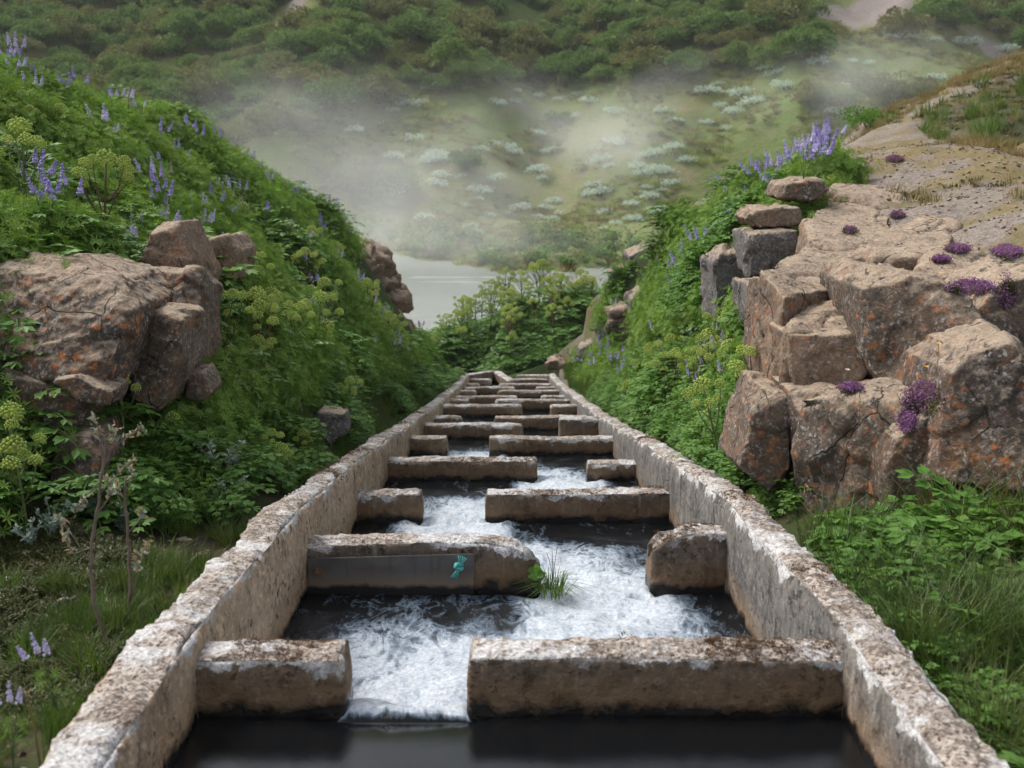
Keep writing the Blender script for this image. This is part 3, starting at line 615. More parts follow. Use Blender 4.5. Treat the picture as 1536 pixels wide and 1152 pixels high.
# left bank rocks
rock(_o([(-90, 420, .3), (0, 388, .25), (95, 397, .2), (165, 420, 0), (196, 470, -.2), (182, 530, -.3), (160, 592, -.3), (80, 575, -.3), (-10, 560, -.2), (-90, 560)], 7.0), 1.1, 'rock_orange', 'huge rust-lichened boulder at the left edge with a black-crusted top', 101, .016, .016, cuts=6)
rock(_o([(-60, 562, .1), (0, 556), (60, 572), (128, 604), (128, 640), (95, 660), (-20, 655)], 6.75), .8, 'rock_orange', 'orange-lichened boulder wedged under the huge left boulder', 102, .018)
rock(_o([(78, 572), (110, 562), (166, 590), (160, 612), (120, 604)], 6.6), .35, 'rock_orange', 'small wedge stone between the two big left boulders', 103, .012, .02, cuts=1)
rock(_o([(85, 652, .1), (126, 646), (147, 690), (142, 728), (110, 745), (70, 740, .1)], 6.6), .6, 'rock', 'brown pointed stone below the orange boulder on the left', 104, .015)
rock(_o([(190, 480, .1), (232, 462), (276, 478, -.1), (272, 560), (240, 625), (198, 610)], 7.3), .7, 'rock', 'upright dark rock right of the huge left boulder, angelica before it', 105, .018)
rock(_o([(222, 402, .2), (292, 406), (296, 450, -.1), (288, 500), (294, 540), (268, 600), (235, 560), (215, 470)], 8.1), .8, 'rock', 'tall square-topped rock column behind the upright dark rock', 106, .018)
rock(_o([(200, 440), (214, 380), (226, 334), (262, 330), (278, 372), (296, 425), (280, 460)], 8.6), .8, 'rock_tan', 'tan slab leaning above the square rock column on the left', 107, .018)
rock(_o([(290, 365), (345, 350), (360, 376), (352, 425), (300, 430)], 9.7), .8, 'rock_tan', 'small tan rock poking out of lupines on the left slope', 108, .02)
rock(_o([(280, 558), (304, 556), (318, 590), (296, 606), (278, 600)], 7.7), .4, 'rock', 'small brown stone at the foot of the left rock column', 109, .015, .02)
rock(_o([(458, 640), (478, 618), (516, 622), (522, 655), (470, 664)], min(tdepth(490, 655), 10.5)), .4, 'rock_grey', 'grey stone sitting beside the left channel wall', 110, .015, .025)
# river cliff behind the left bank
for i, (pg, d, lab) in enumerate([([(530, 368), (566, 384), (586, 425), (578, 455), (530, 450)], 31.0, 'top ledge of the small river cliff past the left bank'), ([(540, 425), (590, 428), (606, 452), (592, 485), (545, 490)], 31.3, 'jutting middle rock of the river cliff past the left bank'),
                                  ([(555, 470), (594, 478), (608, 505), (600, 530), (555, 530)], 31, 'lower rock of the river cliff by the water'), ([(585, 505), (612, 512), (612, 550), (575, 550)], 31.4, 'lowest small rock of the river cliff')]):
    rock(_o(pg, d), 1.6, 'rock_tan', lab, 120 + i, .06, .14, cat='rock')
# right cliff
R = [
 ([(1188, 590, .1), (1240, 600, .0), (1330, 612, -.2), (1400, 600, -.4), (1405, 700, -.5), (1340, 800, -.3), (1210, 800)], 6.75, 1.3, 'rock_orange', 'massive lower block of the right cliff with orange lichen'),
 ([(1142, 577, .1), (1186, 590), (1188, 745), (1150, 742), (1106, 712), (1128, 625)], 7.0, .7, 'rock', 'freestanding pillar at the left foot of the right cliff'),
 ([(1178, 500, 0), (1300, 500, -.1), (1308, 580, -.1), (1190, 588, 0)], 7.1, .95, 'rock_tan', 'square flat-topped block in the middle of the right cliff'),
 ([(1285, 432, .1), (1322, 402), (1420, 420, -.1), (1482, 462, -.2), (1468, 520, -.3), (1408, 590, -.2), (1310, 605, .1)], 6.8, 1.1, 'rock', 'big rounded block with a dark face on the right cliff'),
 ([(1146, 405, .1), (1176, 440), (1182, 590), (1140, 590), (1142, 500)], 7.7, .6, 'rock', 'narrow rock column left of the square block'),
 ([(1330, 700), (1345, 660), (1415, 605), (1420, 700), (1400, 770), (1335, 770)], 6.1, .6, 'rock_orange', 'leaning slab below the purple thyme on the right'),
 ([(1395, 740, 0), (1425, 560, .1), (1455, 525, .1), (1560, 500), (1600, 620, -.1), (1580, 760, -.2)], 5.9, 1.2, 'rock_orange', 'large lichen-covered boulder at the right edge'),
 ([(1465, 470), (1500, 430), (1580, 400), (1620, 520), (1480, 545)], 6.8, 1.0, 'rock', 'dark pitted boulder above the right edge boulder'),
]
TH0 = 200
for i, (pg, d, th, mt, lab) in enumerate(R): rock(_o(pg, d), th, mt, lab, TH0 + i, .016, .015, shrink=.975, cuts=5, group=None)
def slab(corners, h, mat, label, seed, voxel=.025, amp=.02):
    """slab whose top face is given by (px, py, depth) corners"""
    P = np.array([W(*c) for c in corners]); c = P.mean(0); pts = [c + (P - c) * .97, P - (0, 0, .05), (P - c) * np.array([1.0, 1.0, 1]) + c - (0, 0, h)]
    bm = bmesh.new()
    for p in np.concatenate(pts): bm.verts.new(p)
    g = bmesh.ops.convex_hull(bm, input=bm.verts); bmesh.ops.delete(bm, geom=[e for e in set(g['geom_interior'] + g['geom_unused']) if isinstance(e, bmesh.types.BMVert)], context='VERTS')
    bmesh.ops.recalc_face_normals(bm, faces=bm.faces); bm.verts.index_update(); V = [tuple(v.co) for v in bm.verts]; F = [[v.index for v in f.verts] for f in bm.faces]; bm.free()
    V2, N2, F2 = remesh(V, F, voxel); n0 = fbm(V2 * 1.3, 3, seed); n1 = fbm(V2 * 4, 4, seed + 1); n2 = fbm(V2 * 20, 3, seed + 2); rid = 1 - np.abs(fbm(V2 * 1.7, 3, seed + 5)) * 2
    V2 = V2 + N2 * (n0 * .06 + np.round(n1 * 3) / 3 * amp + n2 * .006 - np.clip(rid - .86, 0, 1) * .28)[:, None]
    mb = MB(); mb.v = [V2]; mb.f = F2; mb.n = len(V2); return tag(link('rock_slab', mb.mesh('rock_slab', True), M[mat]), label, 'rock slab', kind='thing')
slab([(1136, 402, 7.7), (1212, 362, 9.0), (1300, 366, 9.0), (1290, 425, 7.9), (1176, 446, 7.35)], 1.2, 'rock_tan', 'smooth tan slab at the left lip of the right cliff top', 301)
slab([(1215, 362, 8.9), (1205, 330, 9.8), (1245, 290, 11.2), (1330, 300, 11.0), (1345, 345, 9.6), (1300, 395, 8.5)], 1.0, 'rock_tan', 'broad sloping tan slab in the middle of the cliff top', 302)
slab([(1238, 290, 11.0), (1262, 266, 12.6), (1370, 262, 12.9), (1455, 285, 11.8), (1440, 318, 10.6), (1330, 312, 10.6)], .8, 'rock_tan', 'farthest bare slab on top of the right cliff', 303)
slab([(1305, 392, 8.3), (1310, 350, 9.4), (1400, 322, 10.4), (1440, 335, 9.9), (1420, 385, 8.4)], .9, 'rock_tan', 'cracked tan slab with a thyme tuft beside it', 304)
slab([(1375, 405, 7.8), (1410, 372, 8.7), (1470, 358, 9.1), (1480, 400, 8.1), (1440, 425, 7.5)], .8, 'rock_tan', 'small slab streaked by thyme near the gravel', 305)
slab([(1182, 500, 7.15), (1195, 452, 7.75), (1290, 440, 7.9), (1298, 498, 7.1)], .5, 'rock_tan', 'flat tan top slab over the square block', 306)
slab([(1192, 594, 6.75), (1235, 580, 7.15), (1330, 590, 6.9), (1395, 575, 6.7), (1400, 610, 6.2), (1300, 625, 6.4)], .6, 'rock', 'grit-covered ledge above the massive lower block', 307)
rr = [([(1170, 298), (1178, 275), (1240, 266), (1248, 285), (1215, 306)], 10.6, .9, 'rock', 'dark-edged slab on the upper left corner of the cliff'),
 ([(1122, 330), (1135, 314), (1200, 312), (1205, 336), (1140, 346)], 10.1, .9, 'rock_tan', 'flat overhanging slab below the corner slab'),
 ([(1118, 348), (1200, 342), (1196, 380), (1160, 415), (1122, 420)], 10.0, .8, 'rock_grey', 'dark grey block under the overhanging slab'),
 ([(1066, 395), (1095, 372), (1128, 380), (1130, 420), (1122, 470), (1072, 490)], 10.6, .8, 'rock_grey', 'grey outlying block among lupines left of the cliff'),
 ([(1120, 425), (1150, 425), (1150, 510), (1124, 500)], 9.4, .7, 'rock_grey', 'narrow shaded column behind the angelica'),
 ([(943, 450), (965, 432), (1002, 436), (1005, 462), (975, 478), (945, 478)], 21.5, .9, 'rock_grey', 'smooth pale grey boulder above the far right lupines'),
 ([(918, 410), (945, 398), (958, 440), (945, 462), (920, 455)], 25, 1.2, 'rock_grey', 'dark upright boulder by the gravel path'),
 ([(942, 385), (968, 370), (1002, 376), (1000, 405), (950, 420)], 25.5, 1.2, 'rock_grey', 'topmost dark boulder on the far right bank'),
 ([(912, 468), (940, 460), (958, 480), (950, 512), (915, 510)], 23.5, 1.1, 'rock', 'brown boulder at the foot of the far right boulders'),
 ([(858, 425), (875, 418), (890, 424), (888, 436), (860, 436)], 41, .7, 'rock_grey', 'small black rock on top of the river spit'),
 ([(818, 545), (835, 536), (852, 546), (846, 556), (822, 556)], 35, .7, 'rock_tan', 'pale stone beside the far end of the ladder'),
 ([(868, 520), (890, 512), (905, 525), (890, 540), (868, 538)], 31, .6, 'rock_grey', 'flat grey stone along the gravel path')]
for i, (pg, d, th, mt, lab) in enumerate(rr): rock(_o(pg, d), th, mt, lab, 230 + i, .022 if d < 12 else .05, .03 if d < 12 else .06, shrink=.93, cuts=2)
# far outcrops on the hill
def hill_rock(px, py, wpx, seed, lab):
    h = hraymarch(px, py)
    if h is None: return
    s = wpx / FPX * h[1]; r = np.random.default_rng(seed); a = np.sort(r.uniform(0, 2 * pi, 8))
    P = [(h[0] + s * .5 * cos(t), h[1] + .3, h[2] + s * .28 * sin(t) + s * .1) for t in a]
    rock(P, s * .6, 'rock_pink', lab, seed, s / 14, .06, world=True, cat='rock', name='outcrop')
for i, (x, y, w_) in enumerate([(130, 22, 42), (152, 46, 30), (200, 40, 22), (238, 20, 34), (270, 22, 22), (428, 30, 16), (422, 52, 20), (85, 60, 14), (270, 8, 18)]):
    hill_rock(x, y, w_, 400 + i, 'pinkish rock outcrop among the birch scrub, ' + ['widest of the left cluster', 'low one right under the widest', 'below the middle gap', 'largest of the right cluster', 'flat one right of the largest', 'upper one by the reddish scree', 'lower one by the reddish scree', 'small lone one at the far left', 'topmost in the frame'][i])
# ------------------------------------------------------------------ ray casting onto what has been built
from mathutils.bvhtree import BVHTree
def solid_tree():
    bpy.context.view_layer.update(); VV = []; FF = []; off = 0
    for o in SC.objects:
        if o.type != 'MESH' or o.name.startswith(('hillside', 'river')): continue
        mw = np.array(o.matrix_world); n = len(o.data.vertices); a = np.empty(n * 3); o.data.vertices.foreach_get('co', a); VV.append(a.reshape(-1, 3) @ mw[:3, :3].T + mw[:3, 3])
        FF += [[i + off for i in p.vertices] for p in o.data.polygons]; off += n
    return BVHTree.FromPolygons(np.concatenate(VV).tolist(), FF)
BVH = solid_tree()
def RC(px, py):
    d = Vector(W(px, py, 1.0)).normalized(); l, n, i, ds = BVH.ray_cast(Vector((0, 0, 0)), d)
    return (np.array(l), np.array(n), '') if l is not None else (None, None, '')
# ------------------------------------------------------------------ geometry-node scatter for ground cover
def scatter(name, P, rot, scl, variants, label, cat, mats):
    P = np.asarray(P); n = len(P); me = bpy.data.meshes.new(name); me.from_pydata(P.tolist(), [], [])
    a = me.attributes.new('rot', 'FLOAT_VECTOR', 'POINT'); a.data.foreach_set('vector', np.asarray(rot, np.float32).ravel())
    a = me.attributes.new('scl', 'FLOAT', 'POINT'); a.data.foreach_set('value', np.asarray(scl, np.float32))
    a = me.attributes.new('idx', 'INT', 'POINT'); a.data.foreach_set('value', rng.integers(0, len(variants), n).astype(np.int32))
    o = link(name, me); g = bpy.data.node_groups.new(name, 'GeometryNodeTree')
    g.interface.new_socket('Geometry', in_out='INPUT', socket_type='NodeSocketGeometry'); g.interface.new_socket('Geometry', in_out='OUTPUT', socket_type='NodeSocketGeometry')
    N = lambda t: g.nodes.new(t); gi = N('NodeGroupInput'); go = N('NodeGroupOutput'); jn = N('GeometryNodeJoinGeometry')
    def na(nm, dt): x = N('GeometryNodeInputNamedAttribute'); x.data_type = dt; x.inputs[0].default_value = nm; return x.outputs[0]
    r, s, ix = na('rot', 'FLOAT_VECTOR'), na('scl', 'FLOAT'), na('idx', 'INT')
    e2r = N('FunctionNodeEulerToRotation'); g.links.new(r, e2r.inputs[0])
    for k, vm in enumerate(variants):
        vo = bpy.data.objects.new(name + '_source', vm)
        oi = N('GeometryNodeObjectInfo'); oi.inputs[0].default_value = vo; oi.inputs['As Instance'].default_value = True
        cp_ = N('FunctionNodeCompare'); cp_.data_type = 'INT'; cp_.operation = 'EQUAL'; g.links.new(ix, cp_.inputs[2]); cp_.inputs[3].default_value = k
        ip = N('GeometryNodeInstanceOnPoints'); g.links.new(gi.outputs[0], ip.inputs['Points']); g.links.new(cp_.outputs[0], ip.inputs['Selection'])
        g.links.new(oi.outputs['Geometry'], ip.inputs['Instance']); g.links.new(e2r.outputs[0], ip.inputs['Rotation']); g.links.new(s, ip.inputs['Scale']); g.links.new(ip.outputs[0], jn.inputs[0])
    g.links.new(jn.outputs[0], go.inputs[0]); m = o.modifiers.new('scatter', 'NODES'); m.node_group = g
    return tag(o, label, cat, kind='stuff')
def with_mat(me, *mats):
    for m in mats: me.materials.append(M[m])
    return me
def in_view(P, mg=160, mgb=120):
    q = PROJ(P); return (q[:, 0] > -mg) & (q[:, 0] < 1536 + mg) & (q[:, 1] > -mg) & (q[:, 1] < 1152 + mgb) & (q[:, 2] > 1.0)
def randrot(n, tilt): return np.stack([rng.normal(0, tilt, n), rng.normal(0, tilt, n), rng.uniform(0, 2 * pi, n)], 1)
# ------------------------------------------------------------------ plant pieces
def palmates(mb, c, ax, r, k=8, wd=.18):
    """k leaflets round each centre c with axis ax and leaflet length r"""
    c = np.atleast_2d(c); ax = nrm(np.atleast_2d(ax)); ref = np.where(np.abs(ax[:, 2:3]) < .9, np.array([[0, 0, 1.]]), np.array([[1., 0, 0]]))
    u = nrm(np.cross(ax, ref)); v = np.cross(ax, u)
    for j in range(k):
        a = 2 * pi * j / k + rng.uniform(-.15, .15, (len(c), 1)); d = u * np.cos(a) + v * np.sin(a) + ax * .35
        leaves(mb, c, d, ax, r * rng.uniform(.8, 1.1, len(c)), np.asarray(r) * wd, fold=.10, droop=.12)
def clump_lupine(seed, n=64, R=.23, H=.42, r=.052, mat='lupine_leaf'):
    """domed bush of palmate leaves held on the outside, with shoots of uneven height"""
    global rng; sv = rng; rng = np.random.default_rng(seed); mb = MB(); k = 7
    sa = rng.uniform(0, 2 * pi, k); sq = np.sqrt(rng.uniform(0, 1, k)) * R; sh = H * rng.uniform(.6, 1.15, k) * (1 - .5 * (sq / R) ** 2); S = np.stack([np.cos(sa) * sq, np.sin(sa) * sq, sh], 1)
    j = rng.integers(0, k, n); D = nrm(rng.normal(0, 1, (n, 3)) + np.array([0, 0, .55])); t = rng.uniform(0, 1, n) ** 1.6
    c = S[j] * (1 - t[:, None] * np.array([.35, .35, .85])) + D * np.array([.085, .085, .05]) * (1 + t[:, None]); c[:, 2] = np.maximum(c[:, 2], .03)
    palmates(mb, c, D * (1, 1, .6) + np.array([0, 0, .55]), r * (1 - .35 * (1 - t) * .6), 7, .24)
    b = c * np.array([.5, .5, .3]); leaves(mb, b, c - b, rng.normal(0, 1, (n, 3)), np.linalg.norm(c - b, axis=1), .005, fold=0)
    for q in S: tube(mb, bez((0, 0, 0), q * (.3, .3, .6), q, 4), .004, .002, 4)
    rng = sv; return with_mat(mb.mesh('lupine_clump'), mat)
def pinnate(mb, base, d, L, pairs=4, lf=.10, wd=.5, droop=.25):
    d = nrm(np.asarray(d, float)); up = np.array([0, 0, 1.]); pts = bez(base, base + d * L * .55 + up * L * .12, base + d * L - up * L * droop, pairs + 2)
    for i in range(1, len(pts)):
        t = nrm(pts[i] - pts[i - 1]); s = nrm(np.cross(t, up)); sc = lf * (1.05 - .35 * i / len(pts)); p = pts[i]
        if i < len(pts) - 1:
            for sg in (-1, 1):
                dd = s * sg + t * .5; 
                for k, an in enumerate((-.75, 0, .75)):
                    R_ = t * math.cos(an) * 0 + dd + np.cross(dd, up) * an * .7
                    leaves(mb, p + dd * sc * .25, R_, up + rng.normal(0, .25, 3), sc * (1.0 if k == 1 else .7), sc * wd, fold=.06, droop=.15)
        else:
            for an in (-.8, 0, .8): leaves(mb, p, t + s * an, up + rng.normal(0, .2, 3), sc, sc * wd, fold=.06, droop=.15)
    tube(mb, pts, .005, .002, 4)
def clump_broad(seed, n=9, L=.26, lf=.085, up=.55):
    global rng; sv = rng; rng = np.random.default_rng(seed); mb = MB()
    for i in range(n):
        a = rng.uniform(0, 2 * pi); b = np.array([cos(a) * .04, sin(a) * .04, rng.uniform(.02, .22)]); pinnate(mb, b, (cos(a), sin(a), rng.uniform(.2, up + .5)), L * rng.uniform(.7, 1.15), 3, lf * rng.uniform(.8, 1.2))
    rng = sv; return mb.mesh('leafy_clump')
def clump_grass(seed, n=60, R=.10, H=.26, wd=.006, lean=.5):
    r = np.random.default_rng(seed); mb = MB(); a = r.uniform(0, 2 * pi, n); q = np.sqrt(r.uniform(0, 1, n)) * R
    b = np.stack([np.cos(a) * q, np.sin(a) * q, 0 * q], 1); h = H * r.uniform(.5, 1.15, n); ln = r.uniform(.1, lean, n) * h; a2 = a + r.normal(0, .5, n); dr = np.stack([np.cos(a2), np.sin(a2), 0 * a2], 1); up = np.array([0, 0, 1.])
    m = b + dr * (ln * .3)[:, None] + up * (h * .6)[:, None]; t = b + dr * (ln * 1.1)[:, None] + up * (h * (1 - .25 * ln / h))[:, None]; s = np.stack([-np.sin(a2), np.cos(a2), 0 * a2], 1) * wd * .5
    v = np.stack([b - s, b + s, m - s * .8, m + s * .8, t], 1).reshape(-1, 3); i = np.arange(n) * 5
    f = [list(x) for x in np.stack([i, i + 1, i + 3, i + 2], 1)] + [list(x) for x in np.stack([i + 2, i + 3, i + 4], 1)]
    mb.add(v, f); return mb.mesh('grass_tuft')
def clump_twig(seed, n=55, R=.16, H=.3, lf=.035, wd=.35):
    """upright leafy shoots: willow, geranium and meadow herbs"""
    r = np.random.default_rng(seed); mb = MB()
    for s in range(7):
        a = r.uniform(0, 2 * pi); e = np.array([cos(a) * R * r.uniform(.3, 1), sin(a) * R * r.uniform(.3, 1), H * r.uniform(.6, 1.1)]); pts = bez((0, 0, 0), e * (.4, .4, .7), e, 6); tube(mb, pts, .004, .002, 4)
        k = n // 7 + 4; t = r.uniform(.25, 1, k); idx = t * 5; i0 = np.minimum(idx.astype(int), 4); p = pts[i0] + (pts[i0 + 1] - pts[i0]) * (idx - i0)[:, None]
        an = r.uniform(0, 2 * pi, k); leaves(mb, p, np.stack([np.cos(an), np.sin(an), r.uniform(.1, .9, k)], 1), np.array([[0, 0, 1.]]) + r.normal(0, .3, (k, 3)), lf * r.uniform(.7, 1.2, k), lf * wd, fold=.1, droop=.1)
    return mb.mesh('leafy_shoots')
LUP = [clump_lupine(s) for s in (1, 2, 3)]; LUPB = [clump_lupine(s, 44, .18, .50, .052, 'lupine_bright') for s in (31, 32)]
BRO = [with_mat(clump_broad(s), 'broad_leaf') for s in (4, 5)]
BROA = [with_mat(clump_broad(s, 10, .36, .12, .6), 'angelica_leaf') for s in (6, 7, 8)]
BROD = [with_mat(clump_broad(s, 10, .36, .12, .6), 'broad_leaf') for s in (6, 7, 8)]
GRS = [with_mat(clump_grass(s), 'grass') for s in (9, 10)]
GRL = [with_mat(clump_grass(s, 60, .12, .5, .007, .7), 'grass') for s in (11, 12)]
GRD = [with_mat(clump_grass(s), 'dark_grass') for s in (9, 10)]; GRLD = [with_mat(clump_grass(s, 60, .12, .5, .007, .7), 'dark_grass') for s in (11, 12)]
DRY = [with_mat(clump_grass(s, 40, .07, .13, .004, .8), 'dry_grass') for s in (13, 14)]
MOS = [with_mat(clump_grass(s, 70, .09, .045, .007, 1.2), 'moss') for s in (15, 16)] + [with_mat(clump_twig(18, 40, .1, .07, .016, .5), 'moss')]
TWG = [with_mat(clump_twig(s), 'lupine_leaf') for s in (19, 20)] + [with_mat(clump_twig(21, 70, .18, .28, .05, .45), 'broad_leaf')]
def region(n, x0, x1, y0, y1, cond, dens=None):
    x = rng.uniform(x0, x1, n); y = rng.uniform(y0, y1, n); z = terr(x, y); k = cond(x, y, z)
    P = np.stack([x, y, z], 1)[k]; P = P[in_view(P)]; return P
RIDGE_L = lambda y: np.interp(y, [6, 11, 13.5, 17, 20, 25, 29, 33, 37], [-5.2, -5.15, -5.1, -4.9, -4.6, -4.2, -4.0, -3.7, -3.0])
foot_l = lambda y: np.interp(y, [5, 6.4, 8, 9.5, 12, 24], [-3.3, -2.5, -2.2, -2.1, -2.0, -2.0])
lup_l = lambda x, y, z: (x < foot_l(y) + .18 * vnoise(np.stack([y * 1.3, 0 * y, 0 * y], 1), 5)) & (x > RIDGE_L(y) - 1.6) & ~((y < 7.6) & (z < -1.6) & (x > -2.9)) & (z > RIV + .2)
PL = np.concatenate([region(15000, -7, -1.6, 5.2, 14, lup_l), region(9000, -6.8, -1.6, 14, 24, lup_l), region(5500, -6, -1.6, 24, 38, lup_l)])
foot_r = lambda y: np.interp(y, [8, 10, 40], [1.68, 1.72, 1.74])
rr_ = lambda y: np.interp(y, [8, 9.2, 10.2, 11, 12, 13, 15, 17, 19, 24, 26, 30], [2.15, 2.3, 2.55, 2.85, 3.3, 3.75, 3.7, 3.4, 3.0, 2.75, 2.3, 1.75])
lup_r = lambda x, y, z: (x > foot_r(y)) & (x < rr_(y) + .15 * vnoise(np.stack([y * 2, 0 * y, 0 * y], 1), 6)) & (z > RIV) & ~((x > 1.9 + .12 * (y - 20)) & (y > 19.5) & (y < 27.5) & (x < 4.2) & (z < -1.9))
PR = np.concatenate([region(12000, 1.65, 5, 7.3, 15, lup_r), region(8000, 1.7, 4, 15, 30, lup_r)])
_q = PROJ(PL); PL = PL[~((_q[:, 0] > 528) & (_q[:, 1] > 350) & (_q[:, 1] < 540) & (_q[:, 2] > 23) & (_q[:, 0] < 625))]
def put(name, P, variants, label, cat, tilt=.18, s0=.75, s1=1.25, far=.008, sink=.03):
    P = P - np.array([0, 0, sink]); s = rng.uniform(s0, s1, len(P)) * (1 + .3 * vnoise(P * 1.6, 33)) * (1 + far * np.maximum(P[:, 1] - 10, 0)); s = s * (np.clip((np.abs(P[:, 0]) - 1.45) / .75, .5, 1) if cat in ('foliage', 'leaves') else 1); return scatter(name, P, randrot(len(P), tilt), s, variants, label, cat, None)
mk = vnoise(PL * .7, 44)
kb = vnoise(PL * 1.9, 52) + .35 * rng.normal(0, 1, len(PL)) > .42; put('lupine_foliage', PL[kb & (mk > -.62)][::2], LUPB, 'lighter yellow green lupine shoots among the foliage of the left bank', 'foliage')
put('lupine_foliage', PL[(mk > -.62) & ~kb][::2], LUP, 'dense feathery lupine foliage covering the left bank', 'foliage', tilt=.3)
put('leafy_undergrowth', PL[mk <= -.42][::2], BRO + TWG, 'broad dark green leaves mixed through the left bank', 'undergrowth', s0=.9, s1=1.5)
mk = vnoise(PR * .7, 45)
kb = vnoise(PR * 1.9, 52) + .35 * rng.normal(0, 1, len(PR)) > .42; put('lupine_foliage', PR[kb & (mk > -.5)][::2], LUPB, 'lighter yellow green lupine shoots among the foliage of the right bank', 'foliage')
put('lupine_foliage', PR[(mk > -.5) & ~kb][::2], LUP, 'dense lupine foliage covering the right bank behind the wall', 'foliage', tilt=.3)
put('leafy_undergrowth', PR[mk <= -.4][::2], BRO + TWG, 'broad leaved herbs mixed through the right bank', 'undergrowth', s0=.9, s1=1.4)
# strip of herbs and grass between wall and bank, left
P = region(9000, -2.6, -1.46, 6.3, 34, lambda x, y, z: (x > foot_l(y) - .1) & (x < -1.5)); mk = vnoise(P * 1.1, 46)
put('grass', P[mk > .1][::3], GRS, 'grass strip along the outside of the left channel wall', 'grass', s0=.3, s1=.6); put('leafy_undergrowth', P[(mk < -.05) & (P[:, 0] < -1.62)][::2], TWG + BRO, 'low leafy herbs beside the left channel wall', 'undergrowth', s0=.5, s1=1.0)
P = region(2600, 1.6, 2.0, 6.6, 22, lambda x, y, z: x > 1.62); put('leafy_undergrowth', P[::2], BRO, 'small leafy herbs packed against the right channel wall', 'undergrowth', s0=.4, s1=.75)
P = region(6000, 1.55, 2.0, 7, 34, lambda x, y, z: x > 1.6); put('grass', P[::2], GRS, 'grass strip along the outside of the right channel wall', 'grass', s0=.45, s1=.8)
# broadleaf thicket below the left boulders
P = region(2600, -4.4, -1.75, 5.5, 8.4, lambda x, y, z: (z < -1.35) & (x < -1.72 - .35 * (y < 6.3)) & (y > 5.75 + .55 * (x > -2.4) - .2 * vnoise(np.stack([x * 2, y, y], 1), 8)))
_q = PROJ(P); P = P[~((_q[:, 0] < 150) & (_q[:, 1] < 800) & (_q[:, 2] < 6.9) & (_q[:, 1] > 560))]; put('leafy_thicket', P[::3], BRO + TWG, 'dark leafy thicket under the left boulders', 'undergrowth', s0=.55, s1=1.0)
put('silvery_herbs', P[1::40], [with_mat(clump_twig(23, 80, .16, .26, .04, .45), 'willow_near')], 'grey green willow shoots scattered in the thicket', 'undergrowth', s0=.7, s1=1.0)
# near left floor
P = region(9000, -4.2, -1.42, 1.5, 6.6, lambda x, y, z: (x < -1.45)); n = vnoise(P * 1.4, 47); n2 = vnoise(P * 3.1, 48)
put('moss', P[n > -.15], MOS, 'brown and green moss covering the ground on the near left', 'moss', s0=.5, s1=1.1, sink=.01)
k = ((n2 > .38) | ((P[:, 0] > -1.9) & (n2 > .05))); put('grass', P[k | (n2 > .15)][::5], GRD + GRS[:1], 'grass tufts on the mossy ground at the near left', 'grass', s0=.3, s1=.7, sink=.01)
# near right bank
P = region(9000, 1.5, 5.2, 1.0, 6.5, lambda x, y, z: (x > 1.55) & (z < -1.3) & (y < 5.6 + .25 * (x < 2.0))); n = vnoise(P * 1.1, 49)
put('grass', P[(n > -.5)][::2], GRLD + GRD + GRLD + GRL[:1], 'long grass on the near right bank below the cliff', 'grass', s0=.45, s1=.95); put('leafy_undergrowth', P[n < .1][::5], BRO, 'dark leaves in the shade on the near right bank', 'undergrowth', s0=.5, s1=.8)
k = (P[:, 0] < 2.6) & (P[:, 0] > 1.82) & (P[:, 1] > 4.3) & (vnoise(P * 1.8, 77) > -.35); put('angelica_leaves', P[k][::7], BROD, 'divided angelica leaves crowding the right channel wall', 'leaf cover', s0=.65, s1=.95)
P = region(700, 1.72, 2.25, 7.6, 12.5, lambda x, y, z: x > 1.7); put('angelica_leaves', P[::4], BROA, 'bright divided angelica leaves between the right wall and the cliff foot', 'leaves', s0=.6, s1=.9)
P = region(260, 2.2, 3.6, 4.6, 6.1, lambda x, y, z: (z < -1.2)); put('dry_grass', P, [with_mat(clump_grass(s, 22, .12, .55, .004, .9), 'dry_grass') for s in (71, 72)], 'thin straw coloured grass stems before the right edge boulder', 'grass', s0=.5, s1=.9)
# plateau
P = region(9000, 1.9, 14, 7, 34, lambda x, y, z: (x > rr_(y) + .1) & (z > -1.0)); n = vnoise(P * .8, 50)
put('dry_grass', P[n > .12], DRY + MOS[:1], 'dry grass patches on the gravel plateau at the right', 'grass', s0=.7, s1=1.3, far=.03, sink=.01)
P = region(1300, 5.8, 11.5, 14, 21, lambda x, y, z: np.hypot((x - 8.4) / 2.1, (y - 17.5) / 3.0) < 1); put('grass', P, DRY + MOS + GRS[:1], 'brownish green grassy hummock at the upper right edge', 'grass', s0=.8, s1=1.3, sink=.02)
def pebble(seed):
    r = np.random.default_rng(seed); V = ICO_V * (1, .8, .55) * .5 + r.normal(0, .06, ICO_V.shape); me = MB().add(V, ICO_F).mesh('pebble'); return me
PEB = [with_mat(pebble(s), 'rock_tan') for s in (1, 2)] + [with_mat(pebble(3), 'rock_grey')]
P = region(9000, 1.8, 9, 6.6, 17, lambda x, y, z: (x > rr_(y) - .1) & (z > -1.1)); put('gravel', P, PEB, 'loose gravel scattered over the plateau at the right', 'gravel', tilt=.4, s0=.012, s1=.05, far=.0, sink=0)
P = region(420, -4, -1.5, 2, 6.5, lambda x, y, z: x < -1.55); put('gravel', P, PEB, 'small stones on the mossy ground at the near left', 'gravel', tilt=.4, s0=.015, s1=.045, sink=0)
